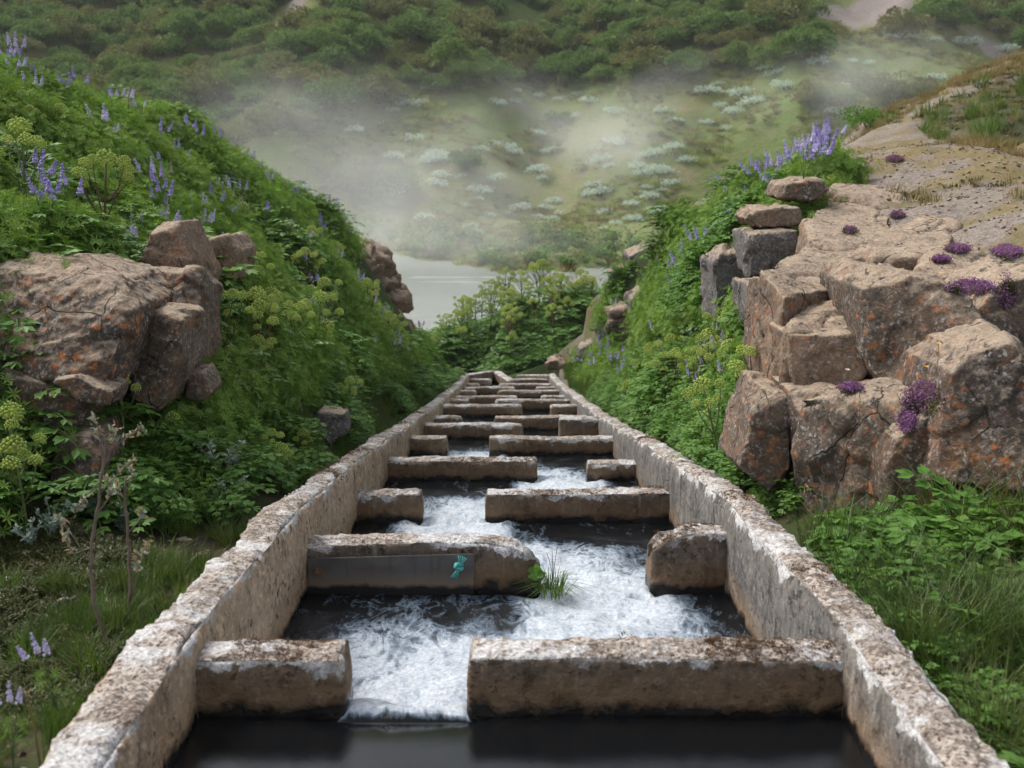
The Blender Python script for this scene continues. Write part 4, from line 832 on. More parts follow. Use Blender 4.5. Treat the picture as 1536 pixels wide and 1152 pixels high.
# ------------------------------------------------------------------ river spit
msk = lambda x, y, z: (np.hypot((x - .2 - .12 * (y - 40)) / 3.5, (y - 41) / 5.0) < 1) & (z > RIV + .02) & (y > 36.4) & ~((x > 2.0) & (y < 39.5))
P = region(4200, -4, 5, 35.5, 47, msk)
put('angelica_thicket', P, BROA + BRO, 'mass of angelica leaves covering the river spit', 'foliage', s0=1.4, s1=2.3, far=0, sink=.0)
P = region(900, 1.6, 5, 29, 40, lambda x, y, z: (x > 1.75 + .25 * (y - 33) * (y > 33)) & ~((x > 1.9) & (x < 3.6) & (y > 28.5)) & (vnoise(np.stack([x, y, z], 1) * .9, 51) > .1) & (z > RIV)); put('leafy_undergrowth', P, BRO + LUP, 'green plants along the gravel path at the far right of the ladder', 'undergrowth', s0=.9, s1=1.5, far=0)
P = region(260, -3.0, -1.9, 29, 33, lambda x, y, z: z > RIV); put('leafy_undergrowth', P, BRO + LUP, 'green plants at the far left end of the ladder', 'undergrowth', s0=.6, s1=1.0, far=0)
# ------------------------------------------------------------------ lupine plants in flower
def make_lupine(seed, mat, H=.50, SL=.12, faded=False, ns=3):
    r = np.random.default_rng(seed); root = empty('lupine')
    for q in range(ns):
        Hh = H * r.uniform(.82, 1.08); a0 = r.uniform(0, 6.28); ln = r.uniform(.04, .13) * (q > 0) + .02; tip = np.array([cos(a0) * ln, sin(a0) * ln, Hh]); sl = SL * r.uniform(.65, 1.15)
        pts = bez((0, 0, 0), (tip[0] * .2, tip[1] * .2, Hh * .55), tip, 7); mb = MB(); tube(mb, pts, .0045, .003, 5); link('stem', mb.mesh('stem'), M['lupine_stem'], root)
        dd = nrm(tip - pts[4]); mb = MB(); nw = 8; b0 = tip - dd * sl * .3
        for i in range(nw):
            t = i / (nw - 1) + r.uniform(-.03, .03); c0 = b0 + dd * sl * t; rad = .017 * (1 - .6 * t)
            for j in range(6):
                if r.uniform() < .3: continue
                a = 2 * pi * (j / 6) + i * .6 + r.uniform(-.3, .3); c = c0 + np.array([cos(a) * rad, sin(a) * rad, r.uniform(-.004, .004)])
                s = (.0115 if not faded else .0065) * (1 - .5 * t) * r.uniform(.6, 1.25); mb.add(OCT_V * (s * .9, s * .9, s * 1.1) + c, OCT_F)
        tube(mb, [b0, b0 + dd * sl], .004, .002, 5); link('flower_spike', mb.mesh('flower_spike'), M[mat], root)
    global rng; sv = rng; rng = r
    for i in range(2):
        mb = MB(); n = 6; a = r.uniform(0, 2 * pi, n); c = np.stack([np.cos(a) * .09, np.sin(a) * .09, r.uniform(.1, H * .75, n)], 1); palmates(mb, c, np.stack([np.cos(a), np.sin(a), a * 0 + .8], 1), .042); b = c * (.1, .1, .8)
        leaves(mb, b, c - b, np.array([[0, 0, 1.]]) + r.normal(0, .2, (n, 3)), np.linalg.norm(c - b, axis=1), .004, 0); link('leaf', mb.mesh('leaf'), M['lupine_leaf'], root)
    rng = sv; return root
LV_ = [make_lupine(201, 'spike_violet', ns=4), make_lupine(202, 'spike_lilac', .53, .12), make_lupine(203, 'spike_violet', .46, .09), make_lupine(204, 'spike_lilac', .47, .08), make_lupine(205, 'spike_faded', .56, .13, True, 2)]
used = set()
ROOTS = {}
def place(protos, k, loc, rz, sc, label, cat, group, tilt=0):
    """first use moves the prototype itself, later uses copy it"""
    p = protos[k]
    if id(p) not in used and p.name not in ROOTS:
        ROOTS[p.name] = 1; r = p; r.location = tuple(loc); r.rotation_euler = (rng.normal(0, .08) + tilt, rng.normal(0, .08), rz); r.scale = (sc,) * 3
    else: r = copy_tree(p, loc, rz, sc, rng.normal(0, .08) + tilt, rng.normal(0, .08))
    tag(r, label, cat, group); return r
GL = 'lupines in flower on the two banks'
COLN = ['violet-blue', 'pale lilac', 'small violet-blue', 'small pale lilac', 'faded seeding']
def sample(P, n, w=None): 
    idx = rng.choice(len(P), n, replace=False, p=None if w is None else w / w.sum()); return P[idx]
def lup_zone(P, side):
    q = PROJ(P)[0]; e = (' high up' if q[1] < 300 else (' at mid height' if q[1] < 420 else ' low down')) if side == 'l' else (' high up' if q[1] < 320 else (' at mid height' if q[1] < 450 else ' low down'))
    return lup_zone0(P, side) + e
def lup_zone0(P, side):
    d = P[1]
    if side == 'l': return 'on the upper left bank near the frame edge' if (d < 12 and P[0] < -3.6) else ('on the left bank above the boulders' if d < 12 else ('halfway down the left bank' if d < 20 else 'at the far end of the left bank'))
    return 'on the right bank beside the cliff' if d < 12 else ('halfway along the right bank' if d < 19 else 'at the far end of the right bank')
for P_, side, n in ((PL, 'l', 168), (PR, 'r', 108)):
    wgt = np.exp(1.6 * vnoise(P_ * .55, 61)) * np.clip((P_[:, 1] - 4) / 6, .5, 1.6)
    for p in sample(P_, n, wgt):
        k = int(rng.choice(5, p=[.3, .27, .18, .15, .10])); place(LV_, k, p, rng.uniform(0, 6.28), rng.uniform(.92, 1.15) * (1 + .006 * p[1]), COLN[k] + (' lupine ' if rng.uniform() < 0 else ' lupine ') + lup_zone(p, side), 'lupine', GL)
# skyline and hand-placed lupines
def at_px(px, py, dz=0):
    for k in range(0, 160, 5):
        l, n, nm = RC(px, py + k)
        if l is not None and l[1] < 45: return l + np.array([0, 0, dz])
    return None
for (px, py, k) in [(228, 288, 0), (212, 292, 0), (220, 300, 1), (100, 140, 0), (128, 148, 0), (35, 150, 0), (15, 155, 3), (45, 140, 1), (300, 215, 1), (1150, 268, 1), (1206, 268, 1), (1145, 285, 0), (1075, 300, 0), (1090, 305, 1)]:
    q = at_px(px, py)
    if q is not None and q[1] < 40: place(LV_, k, q - (0, 0, .06), rng.uniform(0, 6), .82, COLN[k] + (' lupine on the skyline of the left bank' if px < 700 else ' lupine by the crest of the right bank'), 'lupine', GL)
for (px, py, lab, s) in [(88, 1075, 'blue and white lupine at the lower left, the taller of the front pair', .95), (20, 1150, 'blue lupine in the bottom left corner, the lower of the front pair', .8)]:
    q = at_px(px, py); place(LV_, 1, q, 1.0, s * .62, lab, 'lupine', None)
# ------------------------------------------------------------------ angelica
def umbel_mesh(seed, R):
    r = np.random.default_rng(seed); mb = MB(); n = 46; i = np.arange(n) + .5; ph = np.arccos(1 - 1.35 * i / n); th = pi * (1 + 5 ** .5) * i
    D = np.stack([np.cos(th) * np.sin(ph), np.sin(th) * np.sin(ph), np.cos(ph)], 1) * R * r.uniform(.88, 1.08, (n, 1))
    for d in D:
        s = R * .155 * r.uniform(.8, 1.2); mb.add(ICO_V * s * r.uniform(.85, 1.15, (12, 1)) + d, ICO_F)
    leaves(mb, np.zeros((n, 3)) - (0, 0, R * .5), D + (0, 0, R * .5), r.normal(0, 1, (n, 3)), np.linalg.norm(D + (0, 0, R * .5), axis=1), R * .05, 0)
    return with_mat(mb.mesh('umbel', True), 'umbel')
UM = [umbel_mesh(1, .075), umbel_mesh(2, .06), umbel_mesh(3, .05)]
def make_angelica(seed, H=.95, nb=6, stem='angelica_stem', nleaf=4, spread=.22):
    global rng; r = np.random.default_rng(seed); sv = rng; rng = r; root = empty('angelica'); mb = MB(); top = np.array([r.uniform(-.04, .04), r.uniform(-.04, .04), H])
    main = bez((0, 0, 0), (0, 0, H * .5), top, 7); tube(mb, main, .014, .008, 7); ends = [(top, UM[0], 1.15)]
    for i in range(nb):
        a = 2 * pi * i / nb + r.uniform(-.4, .4); t = r.uniform(.45, .8); b = main[int(t * 6)]; e = b + np.array([cos(a) * spread * r.uniform(.6, 1.1), sin(a) * spread * r.uniform(.6, 1.1), (H - b[2]) * r.uniform(.5, 1.0)])
        tube(mb, bez(b, (b + e) / 2 + np.array([cos(a), sin(a), -.3]) * .04, e, 6), .007, .004, 5); ends.append((e, UM[1 + i % 2], r.uniform(.85, 1.15)))
    link('stem', mb.mesh('stem', True), M[stem], root)
    for e, m, s in ends:
        u = link('umbel', m, None, root, e + np.array([0, 0, .02])); u.scale = (s,) * 3; dx = e - main[4]; u.rotation_euler = (-dx[1] * 1.5, dx[0] * 1.5, r.uniform(0, 6))
    for i in range(nleaf):
        mb = MB(); a = 2 * pi * i / nleaf + r.uniform(-.5, .5); pinnate(mb, np.array([0, 0, r.uniform(.1, H * .5)]), (cos(a), sin(a), .45), r.uniform(.3, .42), 4, .12); link('leaf', mb.mesh('leaf'), M['angelica_leaf'], root)
    rng = sv; return root
AN = [make_angelica(301), make_angelica(302, .8, 5), make_angelica(303, 1.05, 8, 'angelica_dark_stem', 3, .28), make_angelica(304, .6, 4, 'angelica_stem', 5, .16)]
GA = 'angelica plants along the ladder'
def ang(px, py, h, k, lab, rz=None):
    """px, py: foot of the plant; h its height in metres"""
    q = at_px(px, py)
    if q is None: return
    if 1090 < px < 1180 and q[1] < 9: q = np.array([1.60 + .1 * (px % 3), 7.7 + (px % 7) * .12, 0]); q[2] = float(terr(q[0], q[1]))
    H0 = [.95, .8, 1.05, .6][k] + .08; place(AN, k, q - (0, 0, .02), rng.uniform(0, 6) if rz is None else rz, h / H0, lab, 'angelica', GA)
for a in [(215, 635, .62, 0, 'angelica standing before the dark boulder right of the huge one'), (185, 650, .42, 3, 'low angelica tucked beside the huge left boulder'), (352, 600, .95, 2, 'tall dark-stemmed angelica in the middle of the left bank'), (385, 590, .8, 2, 'angelica just right of the tall dark-stemmed one on the left bank'),
          (435, 500, .6, 1, 'angelica above the middle of the left bank, right of the tall pair'), (470, 510, .5, 3, 'small angelica near the middle of the left bank'), (522, 655, .62, 0, 'angelica alone beside the left wall by the grey stone'), (255, 690, .35, 3, 'low angelica left of the silver willow'),
          (290, 680, .35, 1, 'low angelica just below the small brown stone on the left'), (430, 735, .38, 3, 'yellow green angelica in front of the wall by the silver willow'), (412, 720, .4, 1, 'angelica behind the silver willow on the left'), (450, 705, .35, 3, 'small angelica left of the grey stone by the wall'),
          (8, 760, .6, 1, 'large angelica cut by the left frame edge'), (40, 790, .5, 3, 'lower angelica at the left edge under the boulders'), (20, 225, .45, 0, 'angelica near the top left corner'), (50, 235, .5, 1, 'second angelica near the top left corner'), (165, 200, .5, 2, 'angelica on the left skyline, the tallest one'), (190, 210, .55, 1, 'angelica on the left skyline beside the tallest'),
          (222, 215, .5, 3, 'low angelica under the left skyline'), (270, 205, .6, 2, 'angelica on the left skyline nearest the steam'), (300, 250, .45, 3, 'small angelica below the left skyline'), (350, 265, .5, 1, 'angelica high on the left bank above the post'), (425, 290, .5, 3, 'broad angelica near the iron post'), (465, 330, .45, 1, 'small angelica near the far left crest'),
          (392, 610, .6, 1, 'angelica below the tall dark-stemmed pair on the left bank'), (330, 600, .55, 3, 'bushy low angelica at the foot of the square rock column'), (505, 560, .5, 1, 'angelica low on the far half of the left bank'), (560, 600, .45, 3, 'small angelica near the far wall end on the left'), (250, 260, .5, 2, 'angelica under the crest between the skyline plants'), (120, 250, .5, 1, 'angelica in the lupines above the huge left boulder'), (85, 230, .5, 3, 'third angelica near the top left corner'), (500, 400, .5, 2, 'angelica high on the far part of the left bank'), (530, 440, .5, 1, 'angelica just under the far left crest'),
          (900, 600, .5, 1, 'angelica near the far end of the right bank'), (945, 620, .5, 3, 'low angelica beside the right wall halfway down'), (1035, 560, .75, 2, 'dark-stemmed angelica among lupines on the right bank'), (1085, 560, .75, 0, 'angelica beside the grey outlying block'),
          (1100, 640, .95, 2, 'big dark-stemmed angelica against the right cliff'), (1070, 650, .85, 2, 'big angelica in front of the grey cliff block'), (1010, 640, .85, 2, 'angelica left of the big pair on the right bank'), (985, 630, .75, 1, 'angelica nearest the far lupines on the right bank'), (1050, 690, .45, 3, 'low angelica below the big pair on the right'), (1125, 660, .8, 0, 'angelica touching the right cliff foot')]: ang(*a)
for (x_, y_, h_, k_, l_) in [(1120, 615, .95, 2, 'largest angelica head cluster against the cliff foot'), (1060, 625, .85, 0, 'angelica in the middle of the right bank cluster'), (1035, 645, .85, 2, 'front angelica of the right bank cluster'), (975, 605, .8, 1, 'outer angelica at the far side of the right bank cluster'), (1005, 600, .8, 0, 'angelica behind the right bank cluster'), (1090, 600, .85, 2, 'back angelica of the right bank cluster')]: ang(x_, y_, h_, k_, l_)
PLa = PL[(PL[:, 1] < 24) & (PL[:, 1] > 8) & (PROJ(PL)[:, 1] > 300)]
for p in sample(PLa, 34, np.exp(1.5 * vnoise(PLa * .6, 66))):
    k = int(rng.integers(0, 4)); place(AN, k, p, rng.uniform(0, 6), rng.uniform(.75, .95), ['Lanky', 'Short', 'Dark-stemmed', 'Leafy low'][k].lower() + ' angelica ' + lup_zone(p, 'l'), 'angelica', GA)
pr = PROJ(P := region(600, -3, 4.5, 36.5, 45, msk))
for i, p in enumerate(P[:85]):
    k = int(rng.integers(0, 4)); place(AN, k, p + np.array([0, 0, .35]), rng.uniform(0, 6), rng.uniform(1.0, 1.5), f'{["bushy", "shorter", "dark-stemmed", "low leafy"][k]} angelica at the {"front" if p[1] < 39.3 else ("middle" if p[1] < 42 else "back")} of the river spit, {"water side" if p[0] < -.6 else ("centre" if p[0] < 1.5 else "path side")}', 'angelica', 'angelicas on the river spit')
# ------------------------------------------------------------------ silver willow by the wall, sapling, small things
def willow(px, py, s, lab, seed, mat='willow_near'):
    q = at_px(px, py); root = empty('willow_shrub', q); tag(root, lab, 'willow shrub'); r = np.random.default_rng(seed); mb = MB(); ml = MB()
    for i in range(9):
        a = r.uniform(0, 2 * pi); e = np.array([cos(a) * .13, sin(a) * .13, r.uniform(.16, .34)]) * s; pts = bez((0, 0, 0), e * (.3, .3, .6), e, 6); tube(mb, pts, .005, .003, 5); k = 26; t = r.uniform(.3, 1, k) * 5; i0 = np.minimum(t.astype(int), 4); p = pts[i0] + (pts[i0 + 1] - pts[i0]) * (t - i0)[:, None]; an = r.uniform(0, 6.28, k)
        leaves(ml, p, np.stack([np.cos(an), np.sin(an), r.uniform(.2, 1.2, k)], 1), np.array([[0, 0, 1.]]) + r.normal(0, .3, (k, 3)), .042 * s, .017 * s, .1, .05)
    link('stem', mb.mesh('stem'), M['bark'], root); link('foliage', ml.mesh('foliage'), M[mat], root)
willow(335, 735, 1.05, 'silver-leaved willow shrub in the herbs left of the wall', 3); willow(350, 770, .8, 'smaller silver willow below the main one by the left wall', 4); willow(495, 672, .5, 'tiny silver willow beside the grey stone', 5); willow(515, 300, 1.1, 'grey willow bush on the far crest of the left bank', 6)
def sapling(stems, y, label, seed):
    r = np.random.default_rng(seed); base = PXY(*stems[0][0][:2], y); base[2] = min(base[2], float(terr(base[0], base[1])) + .03); root = empty('sapling', base); tag(root, label, 'sapling')
    for pts, r0, r1 in stems_r(stems):
        P3 = np.array([PXY(p[0], p[1], y + (p[2] if len(p) > 2 else 0)) for p in pts]) - base
        mb = MB(); t = np.linspace(0, len(P3) - 1, len(P3) * 4); Q = np.stack([np.interp(t, range(len(P3)), P3[:, j]) for j in range(3)], 1); Q += fbm(Q * 20, 2, seed)[:, None] * .004; tube(mb, Q, r0, r1, 6); link('stem', mb.mesh('stem', True), M['bark'], root)
        if r0 < .006:
            for mat, nm, n, L in (('fuzzy', 'bud_cluster', 16, .026), ('willow_near', 'leaf', 12, .034)):
                ml = MB(); e = Q[int(len(Q) * .55):]; p = e[r.integers(0, len(e), n)] + r.normal(0, .006, (n, 3)); leaves(ml, p, r.normal(0, 1, (n, 3)) + (0, 0, .5), r.normal(0, 1, (n, 3)), L * r.uniform(.6, 1.2, n), L * (.55 if nm != 'leaf' else .36), .15, .1); link(nm, ml.mesh(nm), M[mat], root)
def stems_r(st):
    for i, s in enumerate(st): yield (s, .0085, .0045) if len(s) > 5 else (s, .0035, .002)
sapling([[(166, 995), (150, 935), (136, 870), (140, 800), (150, 740), (156, 690), (160, 650)], [(156, 700), (150, 660), (143, 622)], [(136, 838), (112, 808), (92, 784), (84, 776)], [(158, 680), (185, 660), (214, 642)], [(150, 740), (176, 712), (200, 690)], [(150, 722), (128, 745), (112, 770)], [(155, 700), (170, 668), (172, 640)], [(146, 770), (165, 745), (160, 720)], [(138, 820), (110, 830), (96, 800)]], 4.45, 'bare sapling with woolly pinkish buds by the near left wall, the taller one', 1)
sapling([[(188, 968), (194, 920), (196, 860), (192, 800), (186, 750), (188, 715)], [(194, 850), (212, 832), (224, 812)], [(192, 800), (210, 780), (214, 765)], [(190, 770), (175, 740), (178, 722)], [(188, 740), (200, 715), (196, 700)], [(195, 905), (207, 860), (205, 830)]], 4.75, 'thin sapling standing right behind the taller woolly one', 2)
# dry stalk, cotton tuft, driftwood, stones
q = at_px(60, 1150); mb = MB(); tube(mb, [(0, 0, 0), (-.005, 0, .12), (-.02, 0, .26)], .004, .003, 5); root = empty('dry_stalk', q); link('stem', mb.mesh('stem'), M['dry_grass'], root); mb = MB(); leaves(mb, [(-.02, 0, .25)] * 6, rng.normal(0, 1, (6, 3)) + (0, 0, 1), rng.normal(0, 1, (6, 3)), .02, .008); link('seed_head', mb.mesh('seed_head'), M['fuzzy'], root); tag(root, 'leafless dry stalk in the bottom left corner beside the lupine', 'stalk')
for (px, py, r_, lab) in [(13, 876, .022, 'round cream cotton tuft on the ground at the left edge'), (224, 826, .012, 'tiny white tuft beside the saplings')]:
    q = at_px(px, py); V = ICO_V; bmq = bmesh.new(); bmesh.ops.create_icosphere(bmq, subdivisions=3, radius=r_)
    for v in bmq.verts: v.co *= 1 + .18 * float(vnoise(np.array([v.co[:]]) * 200, 3)[0])
    me = bpy.data.meshes.new('cotton_tuft'); bmq.to_mesh(me); bmq.free(); tag(link('cotton_tuft', me, M['cotton'], None, q + (0, 0, r_ * .8)), lab, 'seed tuft')
for (a, b, lab) in [((86, 912), (120, 896), 'short grey driftwood stick on the moss left of the sapling'), ((185, 922), (158, 905), 'knotty driftwood piece behind the sapling stems')]:
    qa, qb = at_px(*a), at_px(*b); mb = MB(); t = np.linspace(0, 1, 8)[:, None]; Q = (qb - qa) * t; Q[:, 2] += .015 + .01 * np.sin(t[:, 0] * 7); tube(mb, Q, .016, .009, 7); tag(link('driftwood', mb.mesh('driftwood', True), M['wood'], None, qa), lab, 'driftwood')
for i, (px, py, s, lab) in enumerate([(40, 832, .05, 'pale stone at the thicket edge on the left'), (275, 812, .06, 'flat grey stone by the grass near the left wall'), (97, 925, .04, 'small brown stone below the driftwood'), (140, 975, .035, 'small stone near the foot of the sapling')]):
    q = at_px(px, py); r = np.random.default_rng(i); V, N_, F = remesh(ICO_V * (s, s * .7, s * .5), ICO_F, .008); mb = MB(); mb.add(V + N_ * fbm(V * 40, 3, i)[:, None] * .006 + q, F); tag(link('stone', mb.mesh('stone', True), M['rock']), lab, 'stone')
# iron post on the left crest
q = at_px(408, 245); 
if q is not None:
    mb = MB(); tube(mb, [(0, 0, -.3), (.0, 0, .2), (-.015, 0, .52)], .018, .015, 6); po = link('iron_post', mb.mesh('iron_post'), M['rust'], None, q); tag(po, 'thin rusty iron post sticking up from the left crest', 'post')
# grass tuft and plant at the crumbled baffle end
q = at_px(812, 868); 
for i, (dx, dz) in enumerate([(0, -.02), (.05, -.06), (.0, -.10)]):
    pass
root = empty('grass_tuft', PXY(815, 884, SY[1] - .03)); tag(root, 'green grass tuft growing from the crumbled end of the second cross wall', 'grass tuft')
mt = clump_grass(77, 150, .09, .17, .005, 1.6); V = np.empty(len(mt.vertices) * 3); mt.vertices.foreach_get('co', V); V = V.reshape(-1, 3); V[:, 2] -= np.hypot(V[:, 0], V[:, 1]) * .35; V[:, 0] += .04; mt.vertices.foreach_set('co', V.ravel()); link('blades', mt, M['grass'], root)
mb = MB(); rng2 = np.random.default_rng(5); n = 14; leaves(mb, rng2.normal(0, .02, (n, 3)) + (-.02, .0, .10), rng2.normal(0, .7, (n, 3)) + (0, -.5, .6), np.array([[0, -1, .5]]) + rng2.normal(0, .3, (n, 3)), .055, .04, .05, .1); link('leaf', mb.mesh('leaf'), M['angelica_leaf'], root)
mb = MB(); tube(mb, [(-.02, 0, 0), (-.02, 0, .12)], .004, .003, 5); [tube(mb, bez((.05, .05, .0), (.06, .05, .1), (.05 + .03 * i, .05, .22 + .02 * i), 5), .0025, .0015, 4) for i in (-1, 0, 1)]; link('stem', mb.mesh('stem'), M['angelica_stem'], root)
BV0 = BVH; pts_ = []
for kk in range(4):
    for _ in range(900 if kk < 2 else 400):
        x = rng.uniform(xlf(0), xrf(0)); y = SY[kk] + rng.uniform(.01, .2); l_, n_, i_, d_ = BVH.ray_cast(Vector((x, y, 0)), Vector((0, 0, -1)))
        if l_ is not None and l_[2] > TZ[kk] - .08 and vnoise(np.array([[x * 2.2, y * 5, kk * 3.1]]), 12)[0] > (.22 if kk < 2 else .3): pts_.append(tuple(l_))
for _ in range(5000):
    sd_ = rng.choice([-1, 1]); y = rng.uniform(2.4, 16); x = (xlf(y) if sd_ < 0 else xrf(y)) + sd_ * rng.uniform(.0, .2); l_, n_, i_, d_ = BVH.ray_cast(Vector((x, y, 0)), Vector((0, 0, -1)))
    if l_ is not None and abs(l_[2] - zwf(y)) < .06 and fbm(np.array([[x * 3, y * 1.7, sd_ * 3.1]]), 3, 14)[0] > .42: pts_.append(tuple(l_))
put('dry_moss', np.array(pts_), [with_mat(clump_grass(s, 46, .10, .035, .012, 1.4), 'dry_moss') for s in (131, 132)], 'rusty brown moss crumbs on top of the concrete', 'moss', tilt=.2, s0=.10, s1=.26, far=0, sink=.001)
# ------------------------------------------------------------------ thyme cushions and yellow flowers on the cliff
def thyme(px, py, w_, h_, lab, seed, fl=.7):
    l, n, nm = RC(px, py)
    if l is None: return
    d = PROJ(l)[0, 2]; w_ *= .7; h_ *= .7; sx = w_ / FPX * d / 2; sy = h_ / FPX * d / 2; r = np.random.default_rng(seed); k = int(60 + 3400 * sx * 1.2)
    root = empty('thyme_cushion', l); tag(root, lab, 'thyme cushion', 'purple thyme cushions on the right cliff'); P = []
    for _ in range(k):
        a = r.uniform(0, 6.28); q = r.uniform(0, 1) ** .5; L2, n2, _n = RC(px + cos(a) * q * w_ / 2 * (1 + .2 * r.normal()), py + sin(a) * q * h_ / 2 * (1 + .2 * r.normal()))
        if L2 is not None and abs(L2[1] - l[1]) < .7: P.append(L2 - l + n2 * .004)
    if not P: return
    P = np.array(P); mb = MB()
    for j in range(4): leaves(mb, P + r.normal(0, .01, P.shape), r.normal(0, 1, P.shape) + (0, -.3, .7), r.normal(0, 1, P.shape), .016, .008, .1, .1)
    link('leaves', mb.mesh('leaves'), M['thyme_leaf'], root); mb = MB(); cl = vnoise((P + l) * 9, seed) + r.normal(0, .25, len(P)) > (.35 - fl); Q = P[cl]
    for j in range(7): leaves(mb, Q + r.normal(0, .009, Q.shape) + (0, -.004, .012), r.normal(0, 1, Q.shape) + (0, -.3, .8), r.normal(0, 1, Q.shape), .0125, .011, .1, .1)
    link('flowers', mb.mesh('flowers'), M['thyme'], root)
for i, t in enumerate([(1385, 600, 80, 62, 'largest thyme cushion, spilling over the ledge under the big rounded block'), (1360, 635, 30, 40, 'thyme hanging below the largest cushion', .8), (1455, 434, 90, 24, 'thyme mat on top of the big rounded block'), (1436, 376, 44, 13, 'bright thyme streak on the flat slab near the gravel'), (1412, 392, 30, 9, 'short thyme streak left of the bright streak'),
                       (1510, 380, 60, 24, 'reddish thyme patch on the gravel by the right edge'), (1346, 325, 24, 11, 'small thyme tuft in the crack of the cliff top'), (1274, 348, 26, 9, 'small thyme streak in the middle of the sloping slab'), (1287, 258, 34, 13, 'thyme clump behind the farthest slab'), (1342, 240, 30, 11, 'thyme clump alone on the gravel plateau'),
                       (1510, 440, 34, 60, 'dark thyme in the gap at the right edge'), (1275, 585, 40, 12, 'sparse thyme along the back of the ledge')]): thyme(*t[:5], 500 + i, t[5] if len(t) > 5 else .6)
for (px, py, h, lab) in [(1405, 540, .17, 'yellow poppy in front of the big rounded block'), (1388, 560, .12, 'second lower yellow poppy by the big rounded block'), (1243, 262, .1, 'yellow dandelion at the edge of the right bank'), (1290, 590, .22, 'pale nodding dry flower before the square block')]:
    q = at_px(px, py + 22)
    if q is None: continue
    root = empty('wild_flower', q); tag(root, lab, 'flower'); mb = MB(); tube(mb, bez((0, 0, 0), (0, -.01, h * .6), (-.01 if h < .2 else -.09, -.02, h), 6), .0022, .0016, 4); link('stem', mb.mesh('stem'), M['angelica_stem'], root); mb = MB(); a = np.linspace(0, 2 * pi, 7)[:-1]; e = np.array([-.01 if h < .2 else -.09, -.02, h]); leaves(mb, np.tile(e, (6, 1)), np.stack([np.cos(a), np.sin(a) - .4, a * 0 + .5], 1), np.array([[0, -.5, 1.]]), .016, .014, .1); link('petals', mb.mesh('petals'), M['yellow' if h < .2 else 'cotton'], root)
# ------------------------------------------------------------------ shrubs on the far hillside
def bush_mesh(seed, n=2100, lobes=22, flat=.85, lf=.10):
    r = np.random.default_rng(seed); a = r.uniform(0, 2 * pi, lobes); q = np.sqrt(r.uniform(0, 1, lobes)) * .68; C = np.stack([np.cos(a) * q, np.sin(a) * q, (.12 + .88 * np.sqrt(np.maximum(1 - (q / .85) ** 2, 0)) * r.uniform(.15, 1, lobes)) * flat], 1); Rl = r.uniform(.20, .38, lobes)
    j = r.integers(0, lobes, n); D = nrm(r.normal(0, 1, (n, 3))); D[:, 2] = np.abs(D[:, 2]) * .9 - .15; P = C[j] + D * (Rl[j] * r.uniform(.55, 1.08, n))[:, None]; P[:, 2] = np.maximum(P[:, 2], .02)
    mb = MB(); leaves(mb, P, D + r.normal(0, .6, (n, 3)), r.normal(0, 1, (n, 3)), lf * r.uniform(.6, 1.2, n), lf * .7, .15, .1); return mb.mesh('crown')
def trunk_mesh(seed, s=1.0):
    r = np.random.default_rng(seed); mb = MB()
    for i in range(5):
        a = r.uniform(0, 6.28); tube(mb, bez((0, 0, -.1), (cos(a) * .1, sin(a) * .1, .25), (cos(a) * .38, sin(a) * .38, .5), 4), .03, .012, 5)
    return mb.mesh('trunk')
BM = []
for i in range(5): BM.append((with_mat(bush_mesh(700 + i), 'birch' if i < 3 else 'birch_red'), with_mat(trunk_mesh(720 + i), 'bark')))
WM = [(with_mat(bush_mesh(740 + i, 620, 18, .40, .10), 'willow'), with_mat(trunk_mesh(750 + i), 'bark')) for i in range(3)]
LN = np.array([(-200, 290), (0, 290), (250, 290), (330, 225), (420, 205), (560, 172), (600, 145), (640, 128), (760, 122), (870, 134), (960, 125), (1050, 112), (1160, 98), (1235, 88), (1244, 10), (1345, 0), (1350, 62), (1536, 72), (1800, 80)], float)
n = 8000; x = rng.uniform(-100, 100, n); y = rng.uniform(92, 225, n); z = hill(x, y); P = np.stack([x, y, z], 1); q = PROJ(P); lim = np.interp(q[:, 0], LN[:, 0], LN[:, 1]) + 10 * vnoise(P * .15, 81)
k = (q[:, 1] < lim) & in_view(P, 260) & (q[:, 1] > -120); 
for c, rx, ry in BARE:
    if c is not None: k &= np.hypot((x - c[0]) / (rx + 1), (y - c[1]) / (ry + 2)) > 1
k &= ~((vnoise(P * .12, 83) > .7) & (q[:, 1] > 40)); P = P[k]
keep = []; 
for i in np.argsort(P[:, 1]):        # simple spacing
    if all((P[i, 0] - P[j, 0]) ** 2 + ((P[i, 1] - P[j, 1]) * .8) ** 2 > 2.35 ** 2 for j in keep[-220:]): keep.append(i)
P = P[keep]
extra = [(1340, 160, 3.6), (1300, 150, 2.8), (1375, 150, 2.6), (1246, 168, 3.2), (1215, 160, 2.4), (1205, 90, 3.8), (1122, 108, 2.3), (845, 128, 3.2), (700, 130, 2.8), (750, 128, 3.0), (660, 140, 2.4), (960, 125, 3.0), (590, 160, 2.0), (835, 185, 1.7), (700, 255, 2.2), (545, 290, 3.2), (590, 300, 2.8)]
bl = []
for i, p in enumerate(P): bl.append((p, rng.uniform(2.1, 3.9)))
for px, py, s in extra:
    h = hraymarch(px, py)
    if h is not None: bl.append((h, s))
qs = [PROJ(b[0])[0] for b in bl]; order = np.argsort([-(b[1] / q_[2]) * (1 if (0 < q_[0] < 1536 and q_[1] > 5) else .01) for b, q_ in zip(bl, qs)])
def hz(px): return ['over the left angelicas', 'over the iron post', 'over the river inlet', 'over the river spit', 'over the right boulders', 'over the right crest lupines', 'near the gravel scar', 'right of the gravel scar'][int(np.searchsorted([300, 500, 680, 850, 1000, 1180, 1345], px))]
proto_b = []
for c, t in BM:
    r = empty('birch_bush'); link('crown', c, None, r); link('trunk', t, None, r); proto_b.append(r)
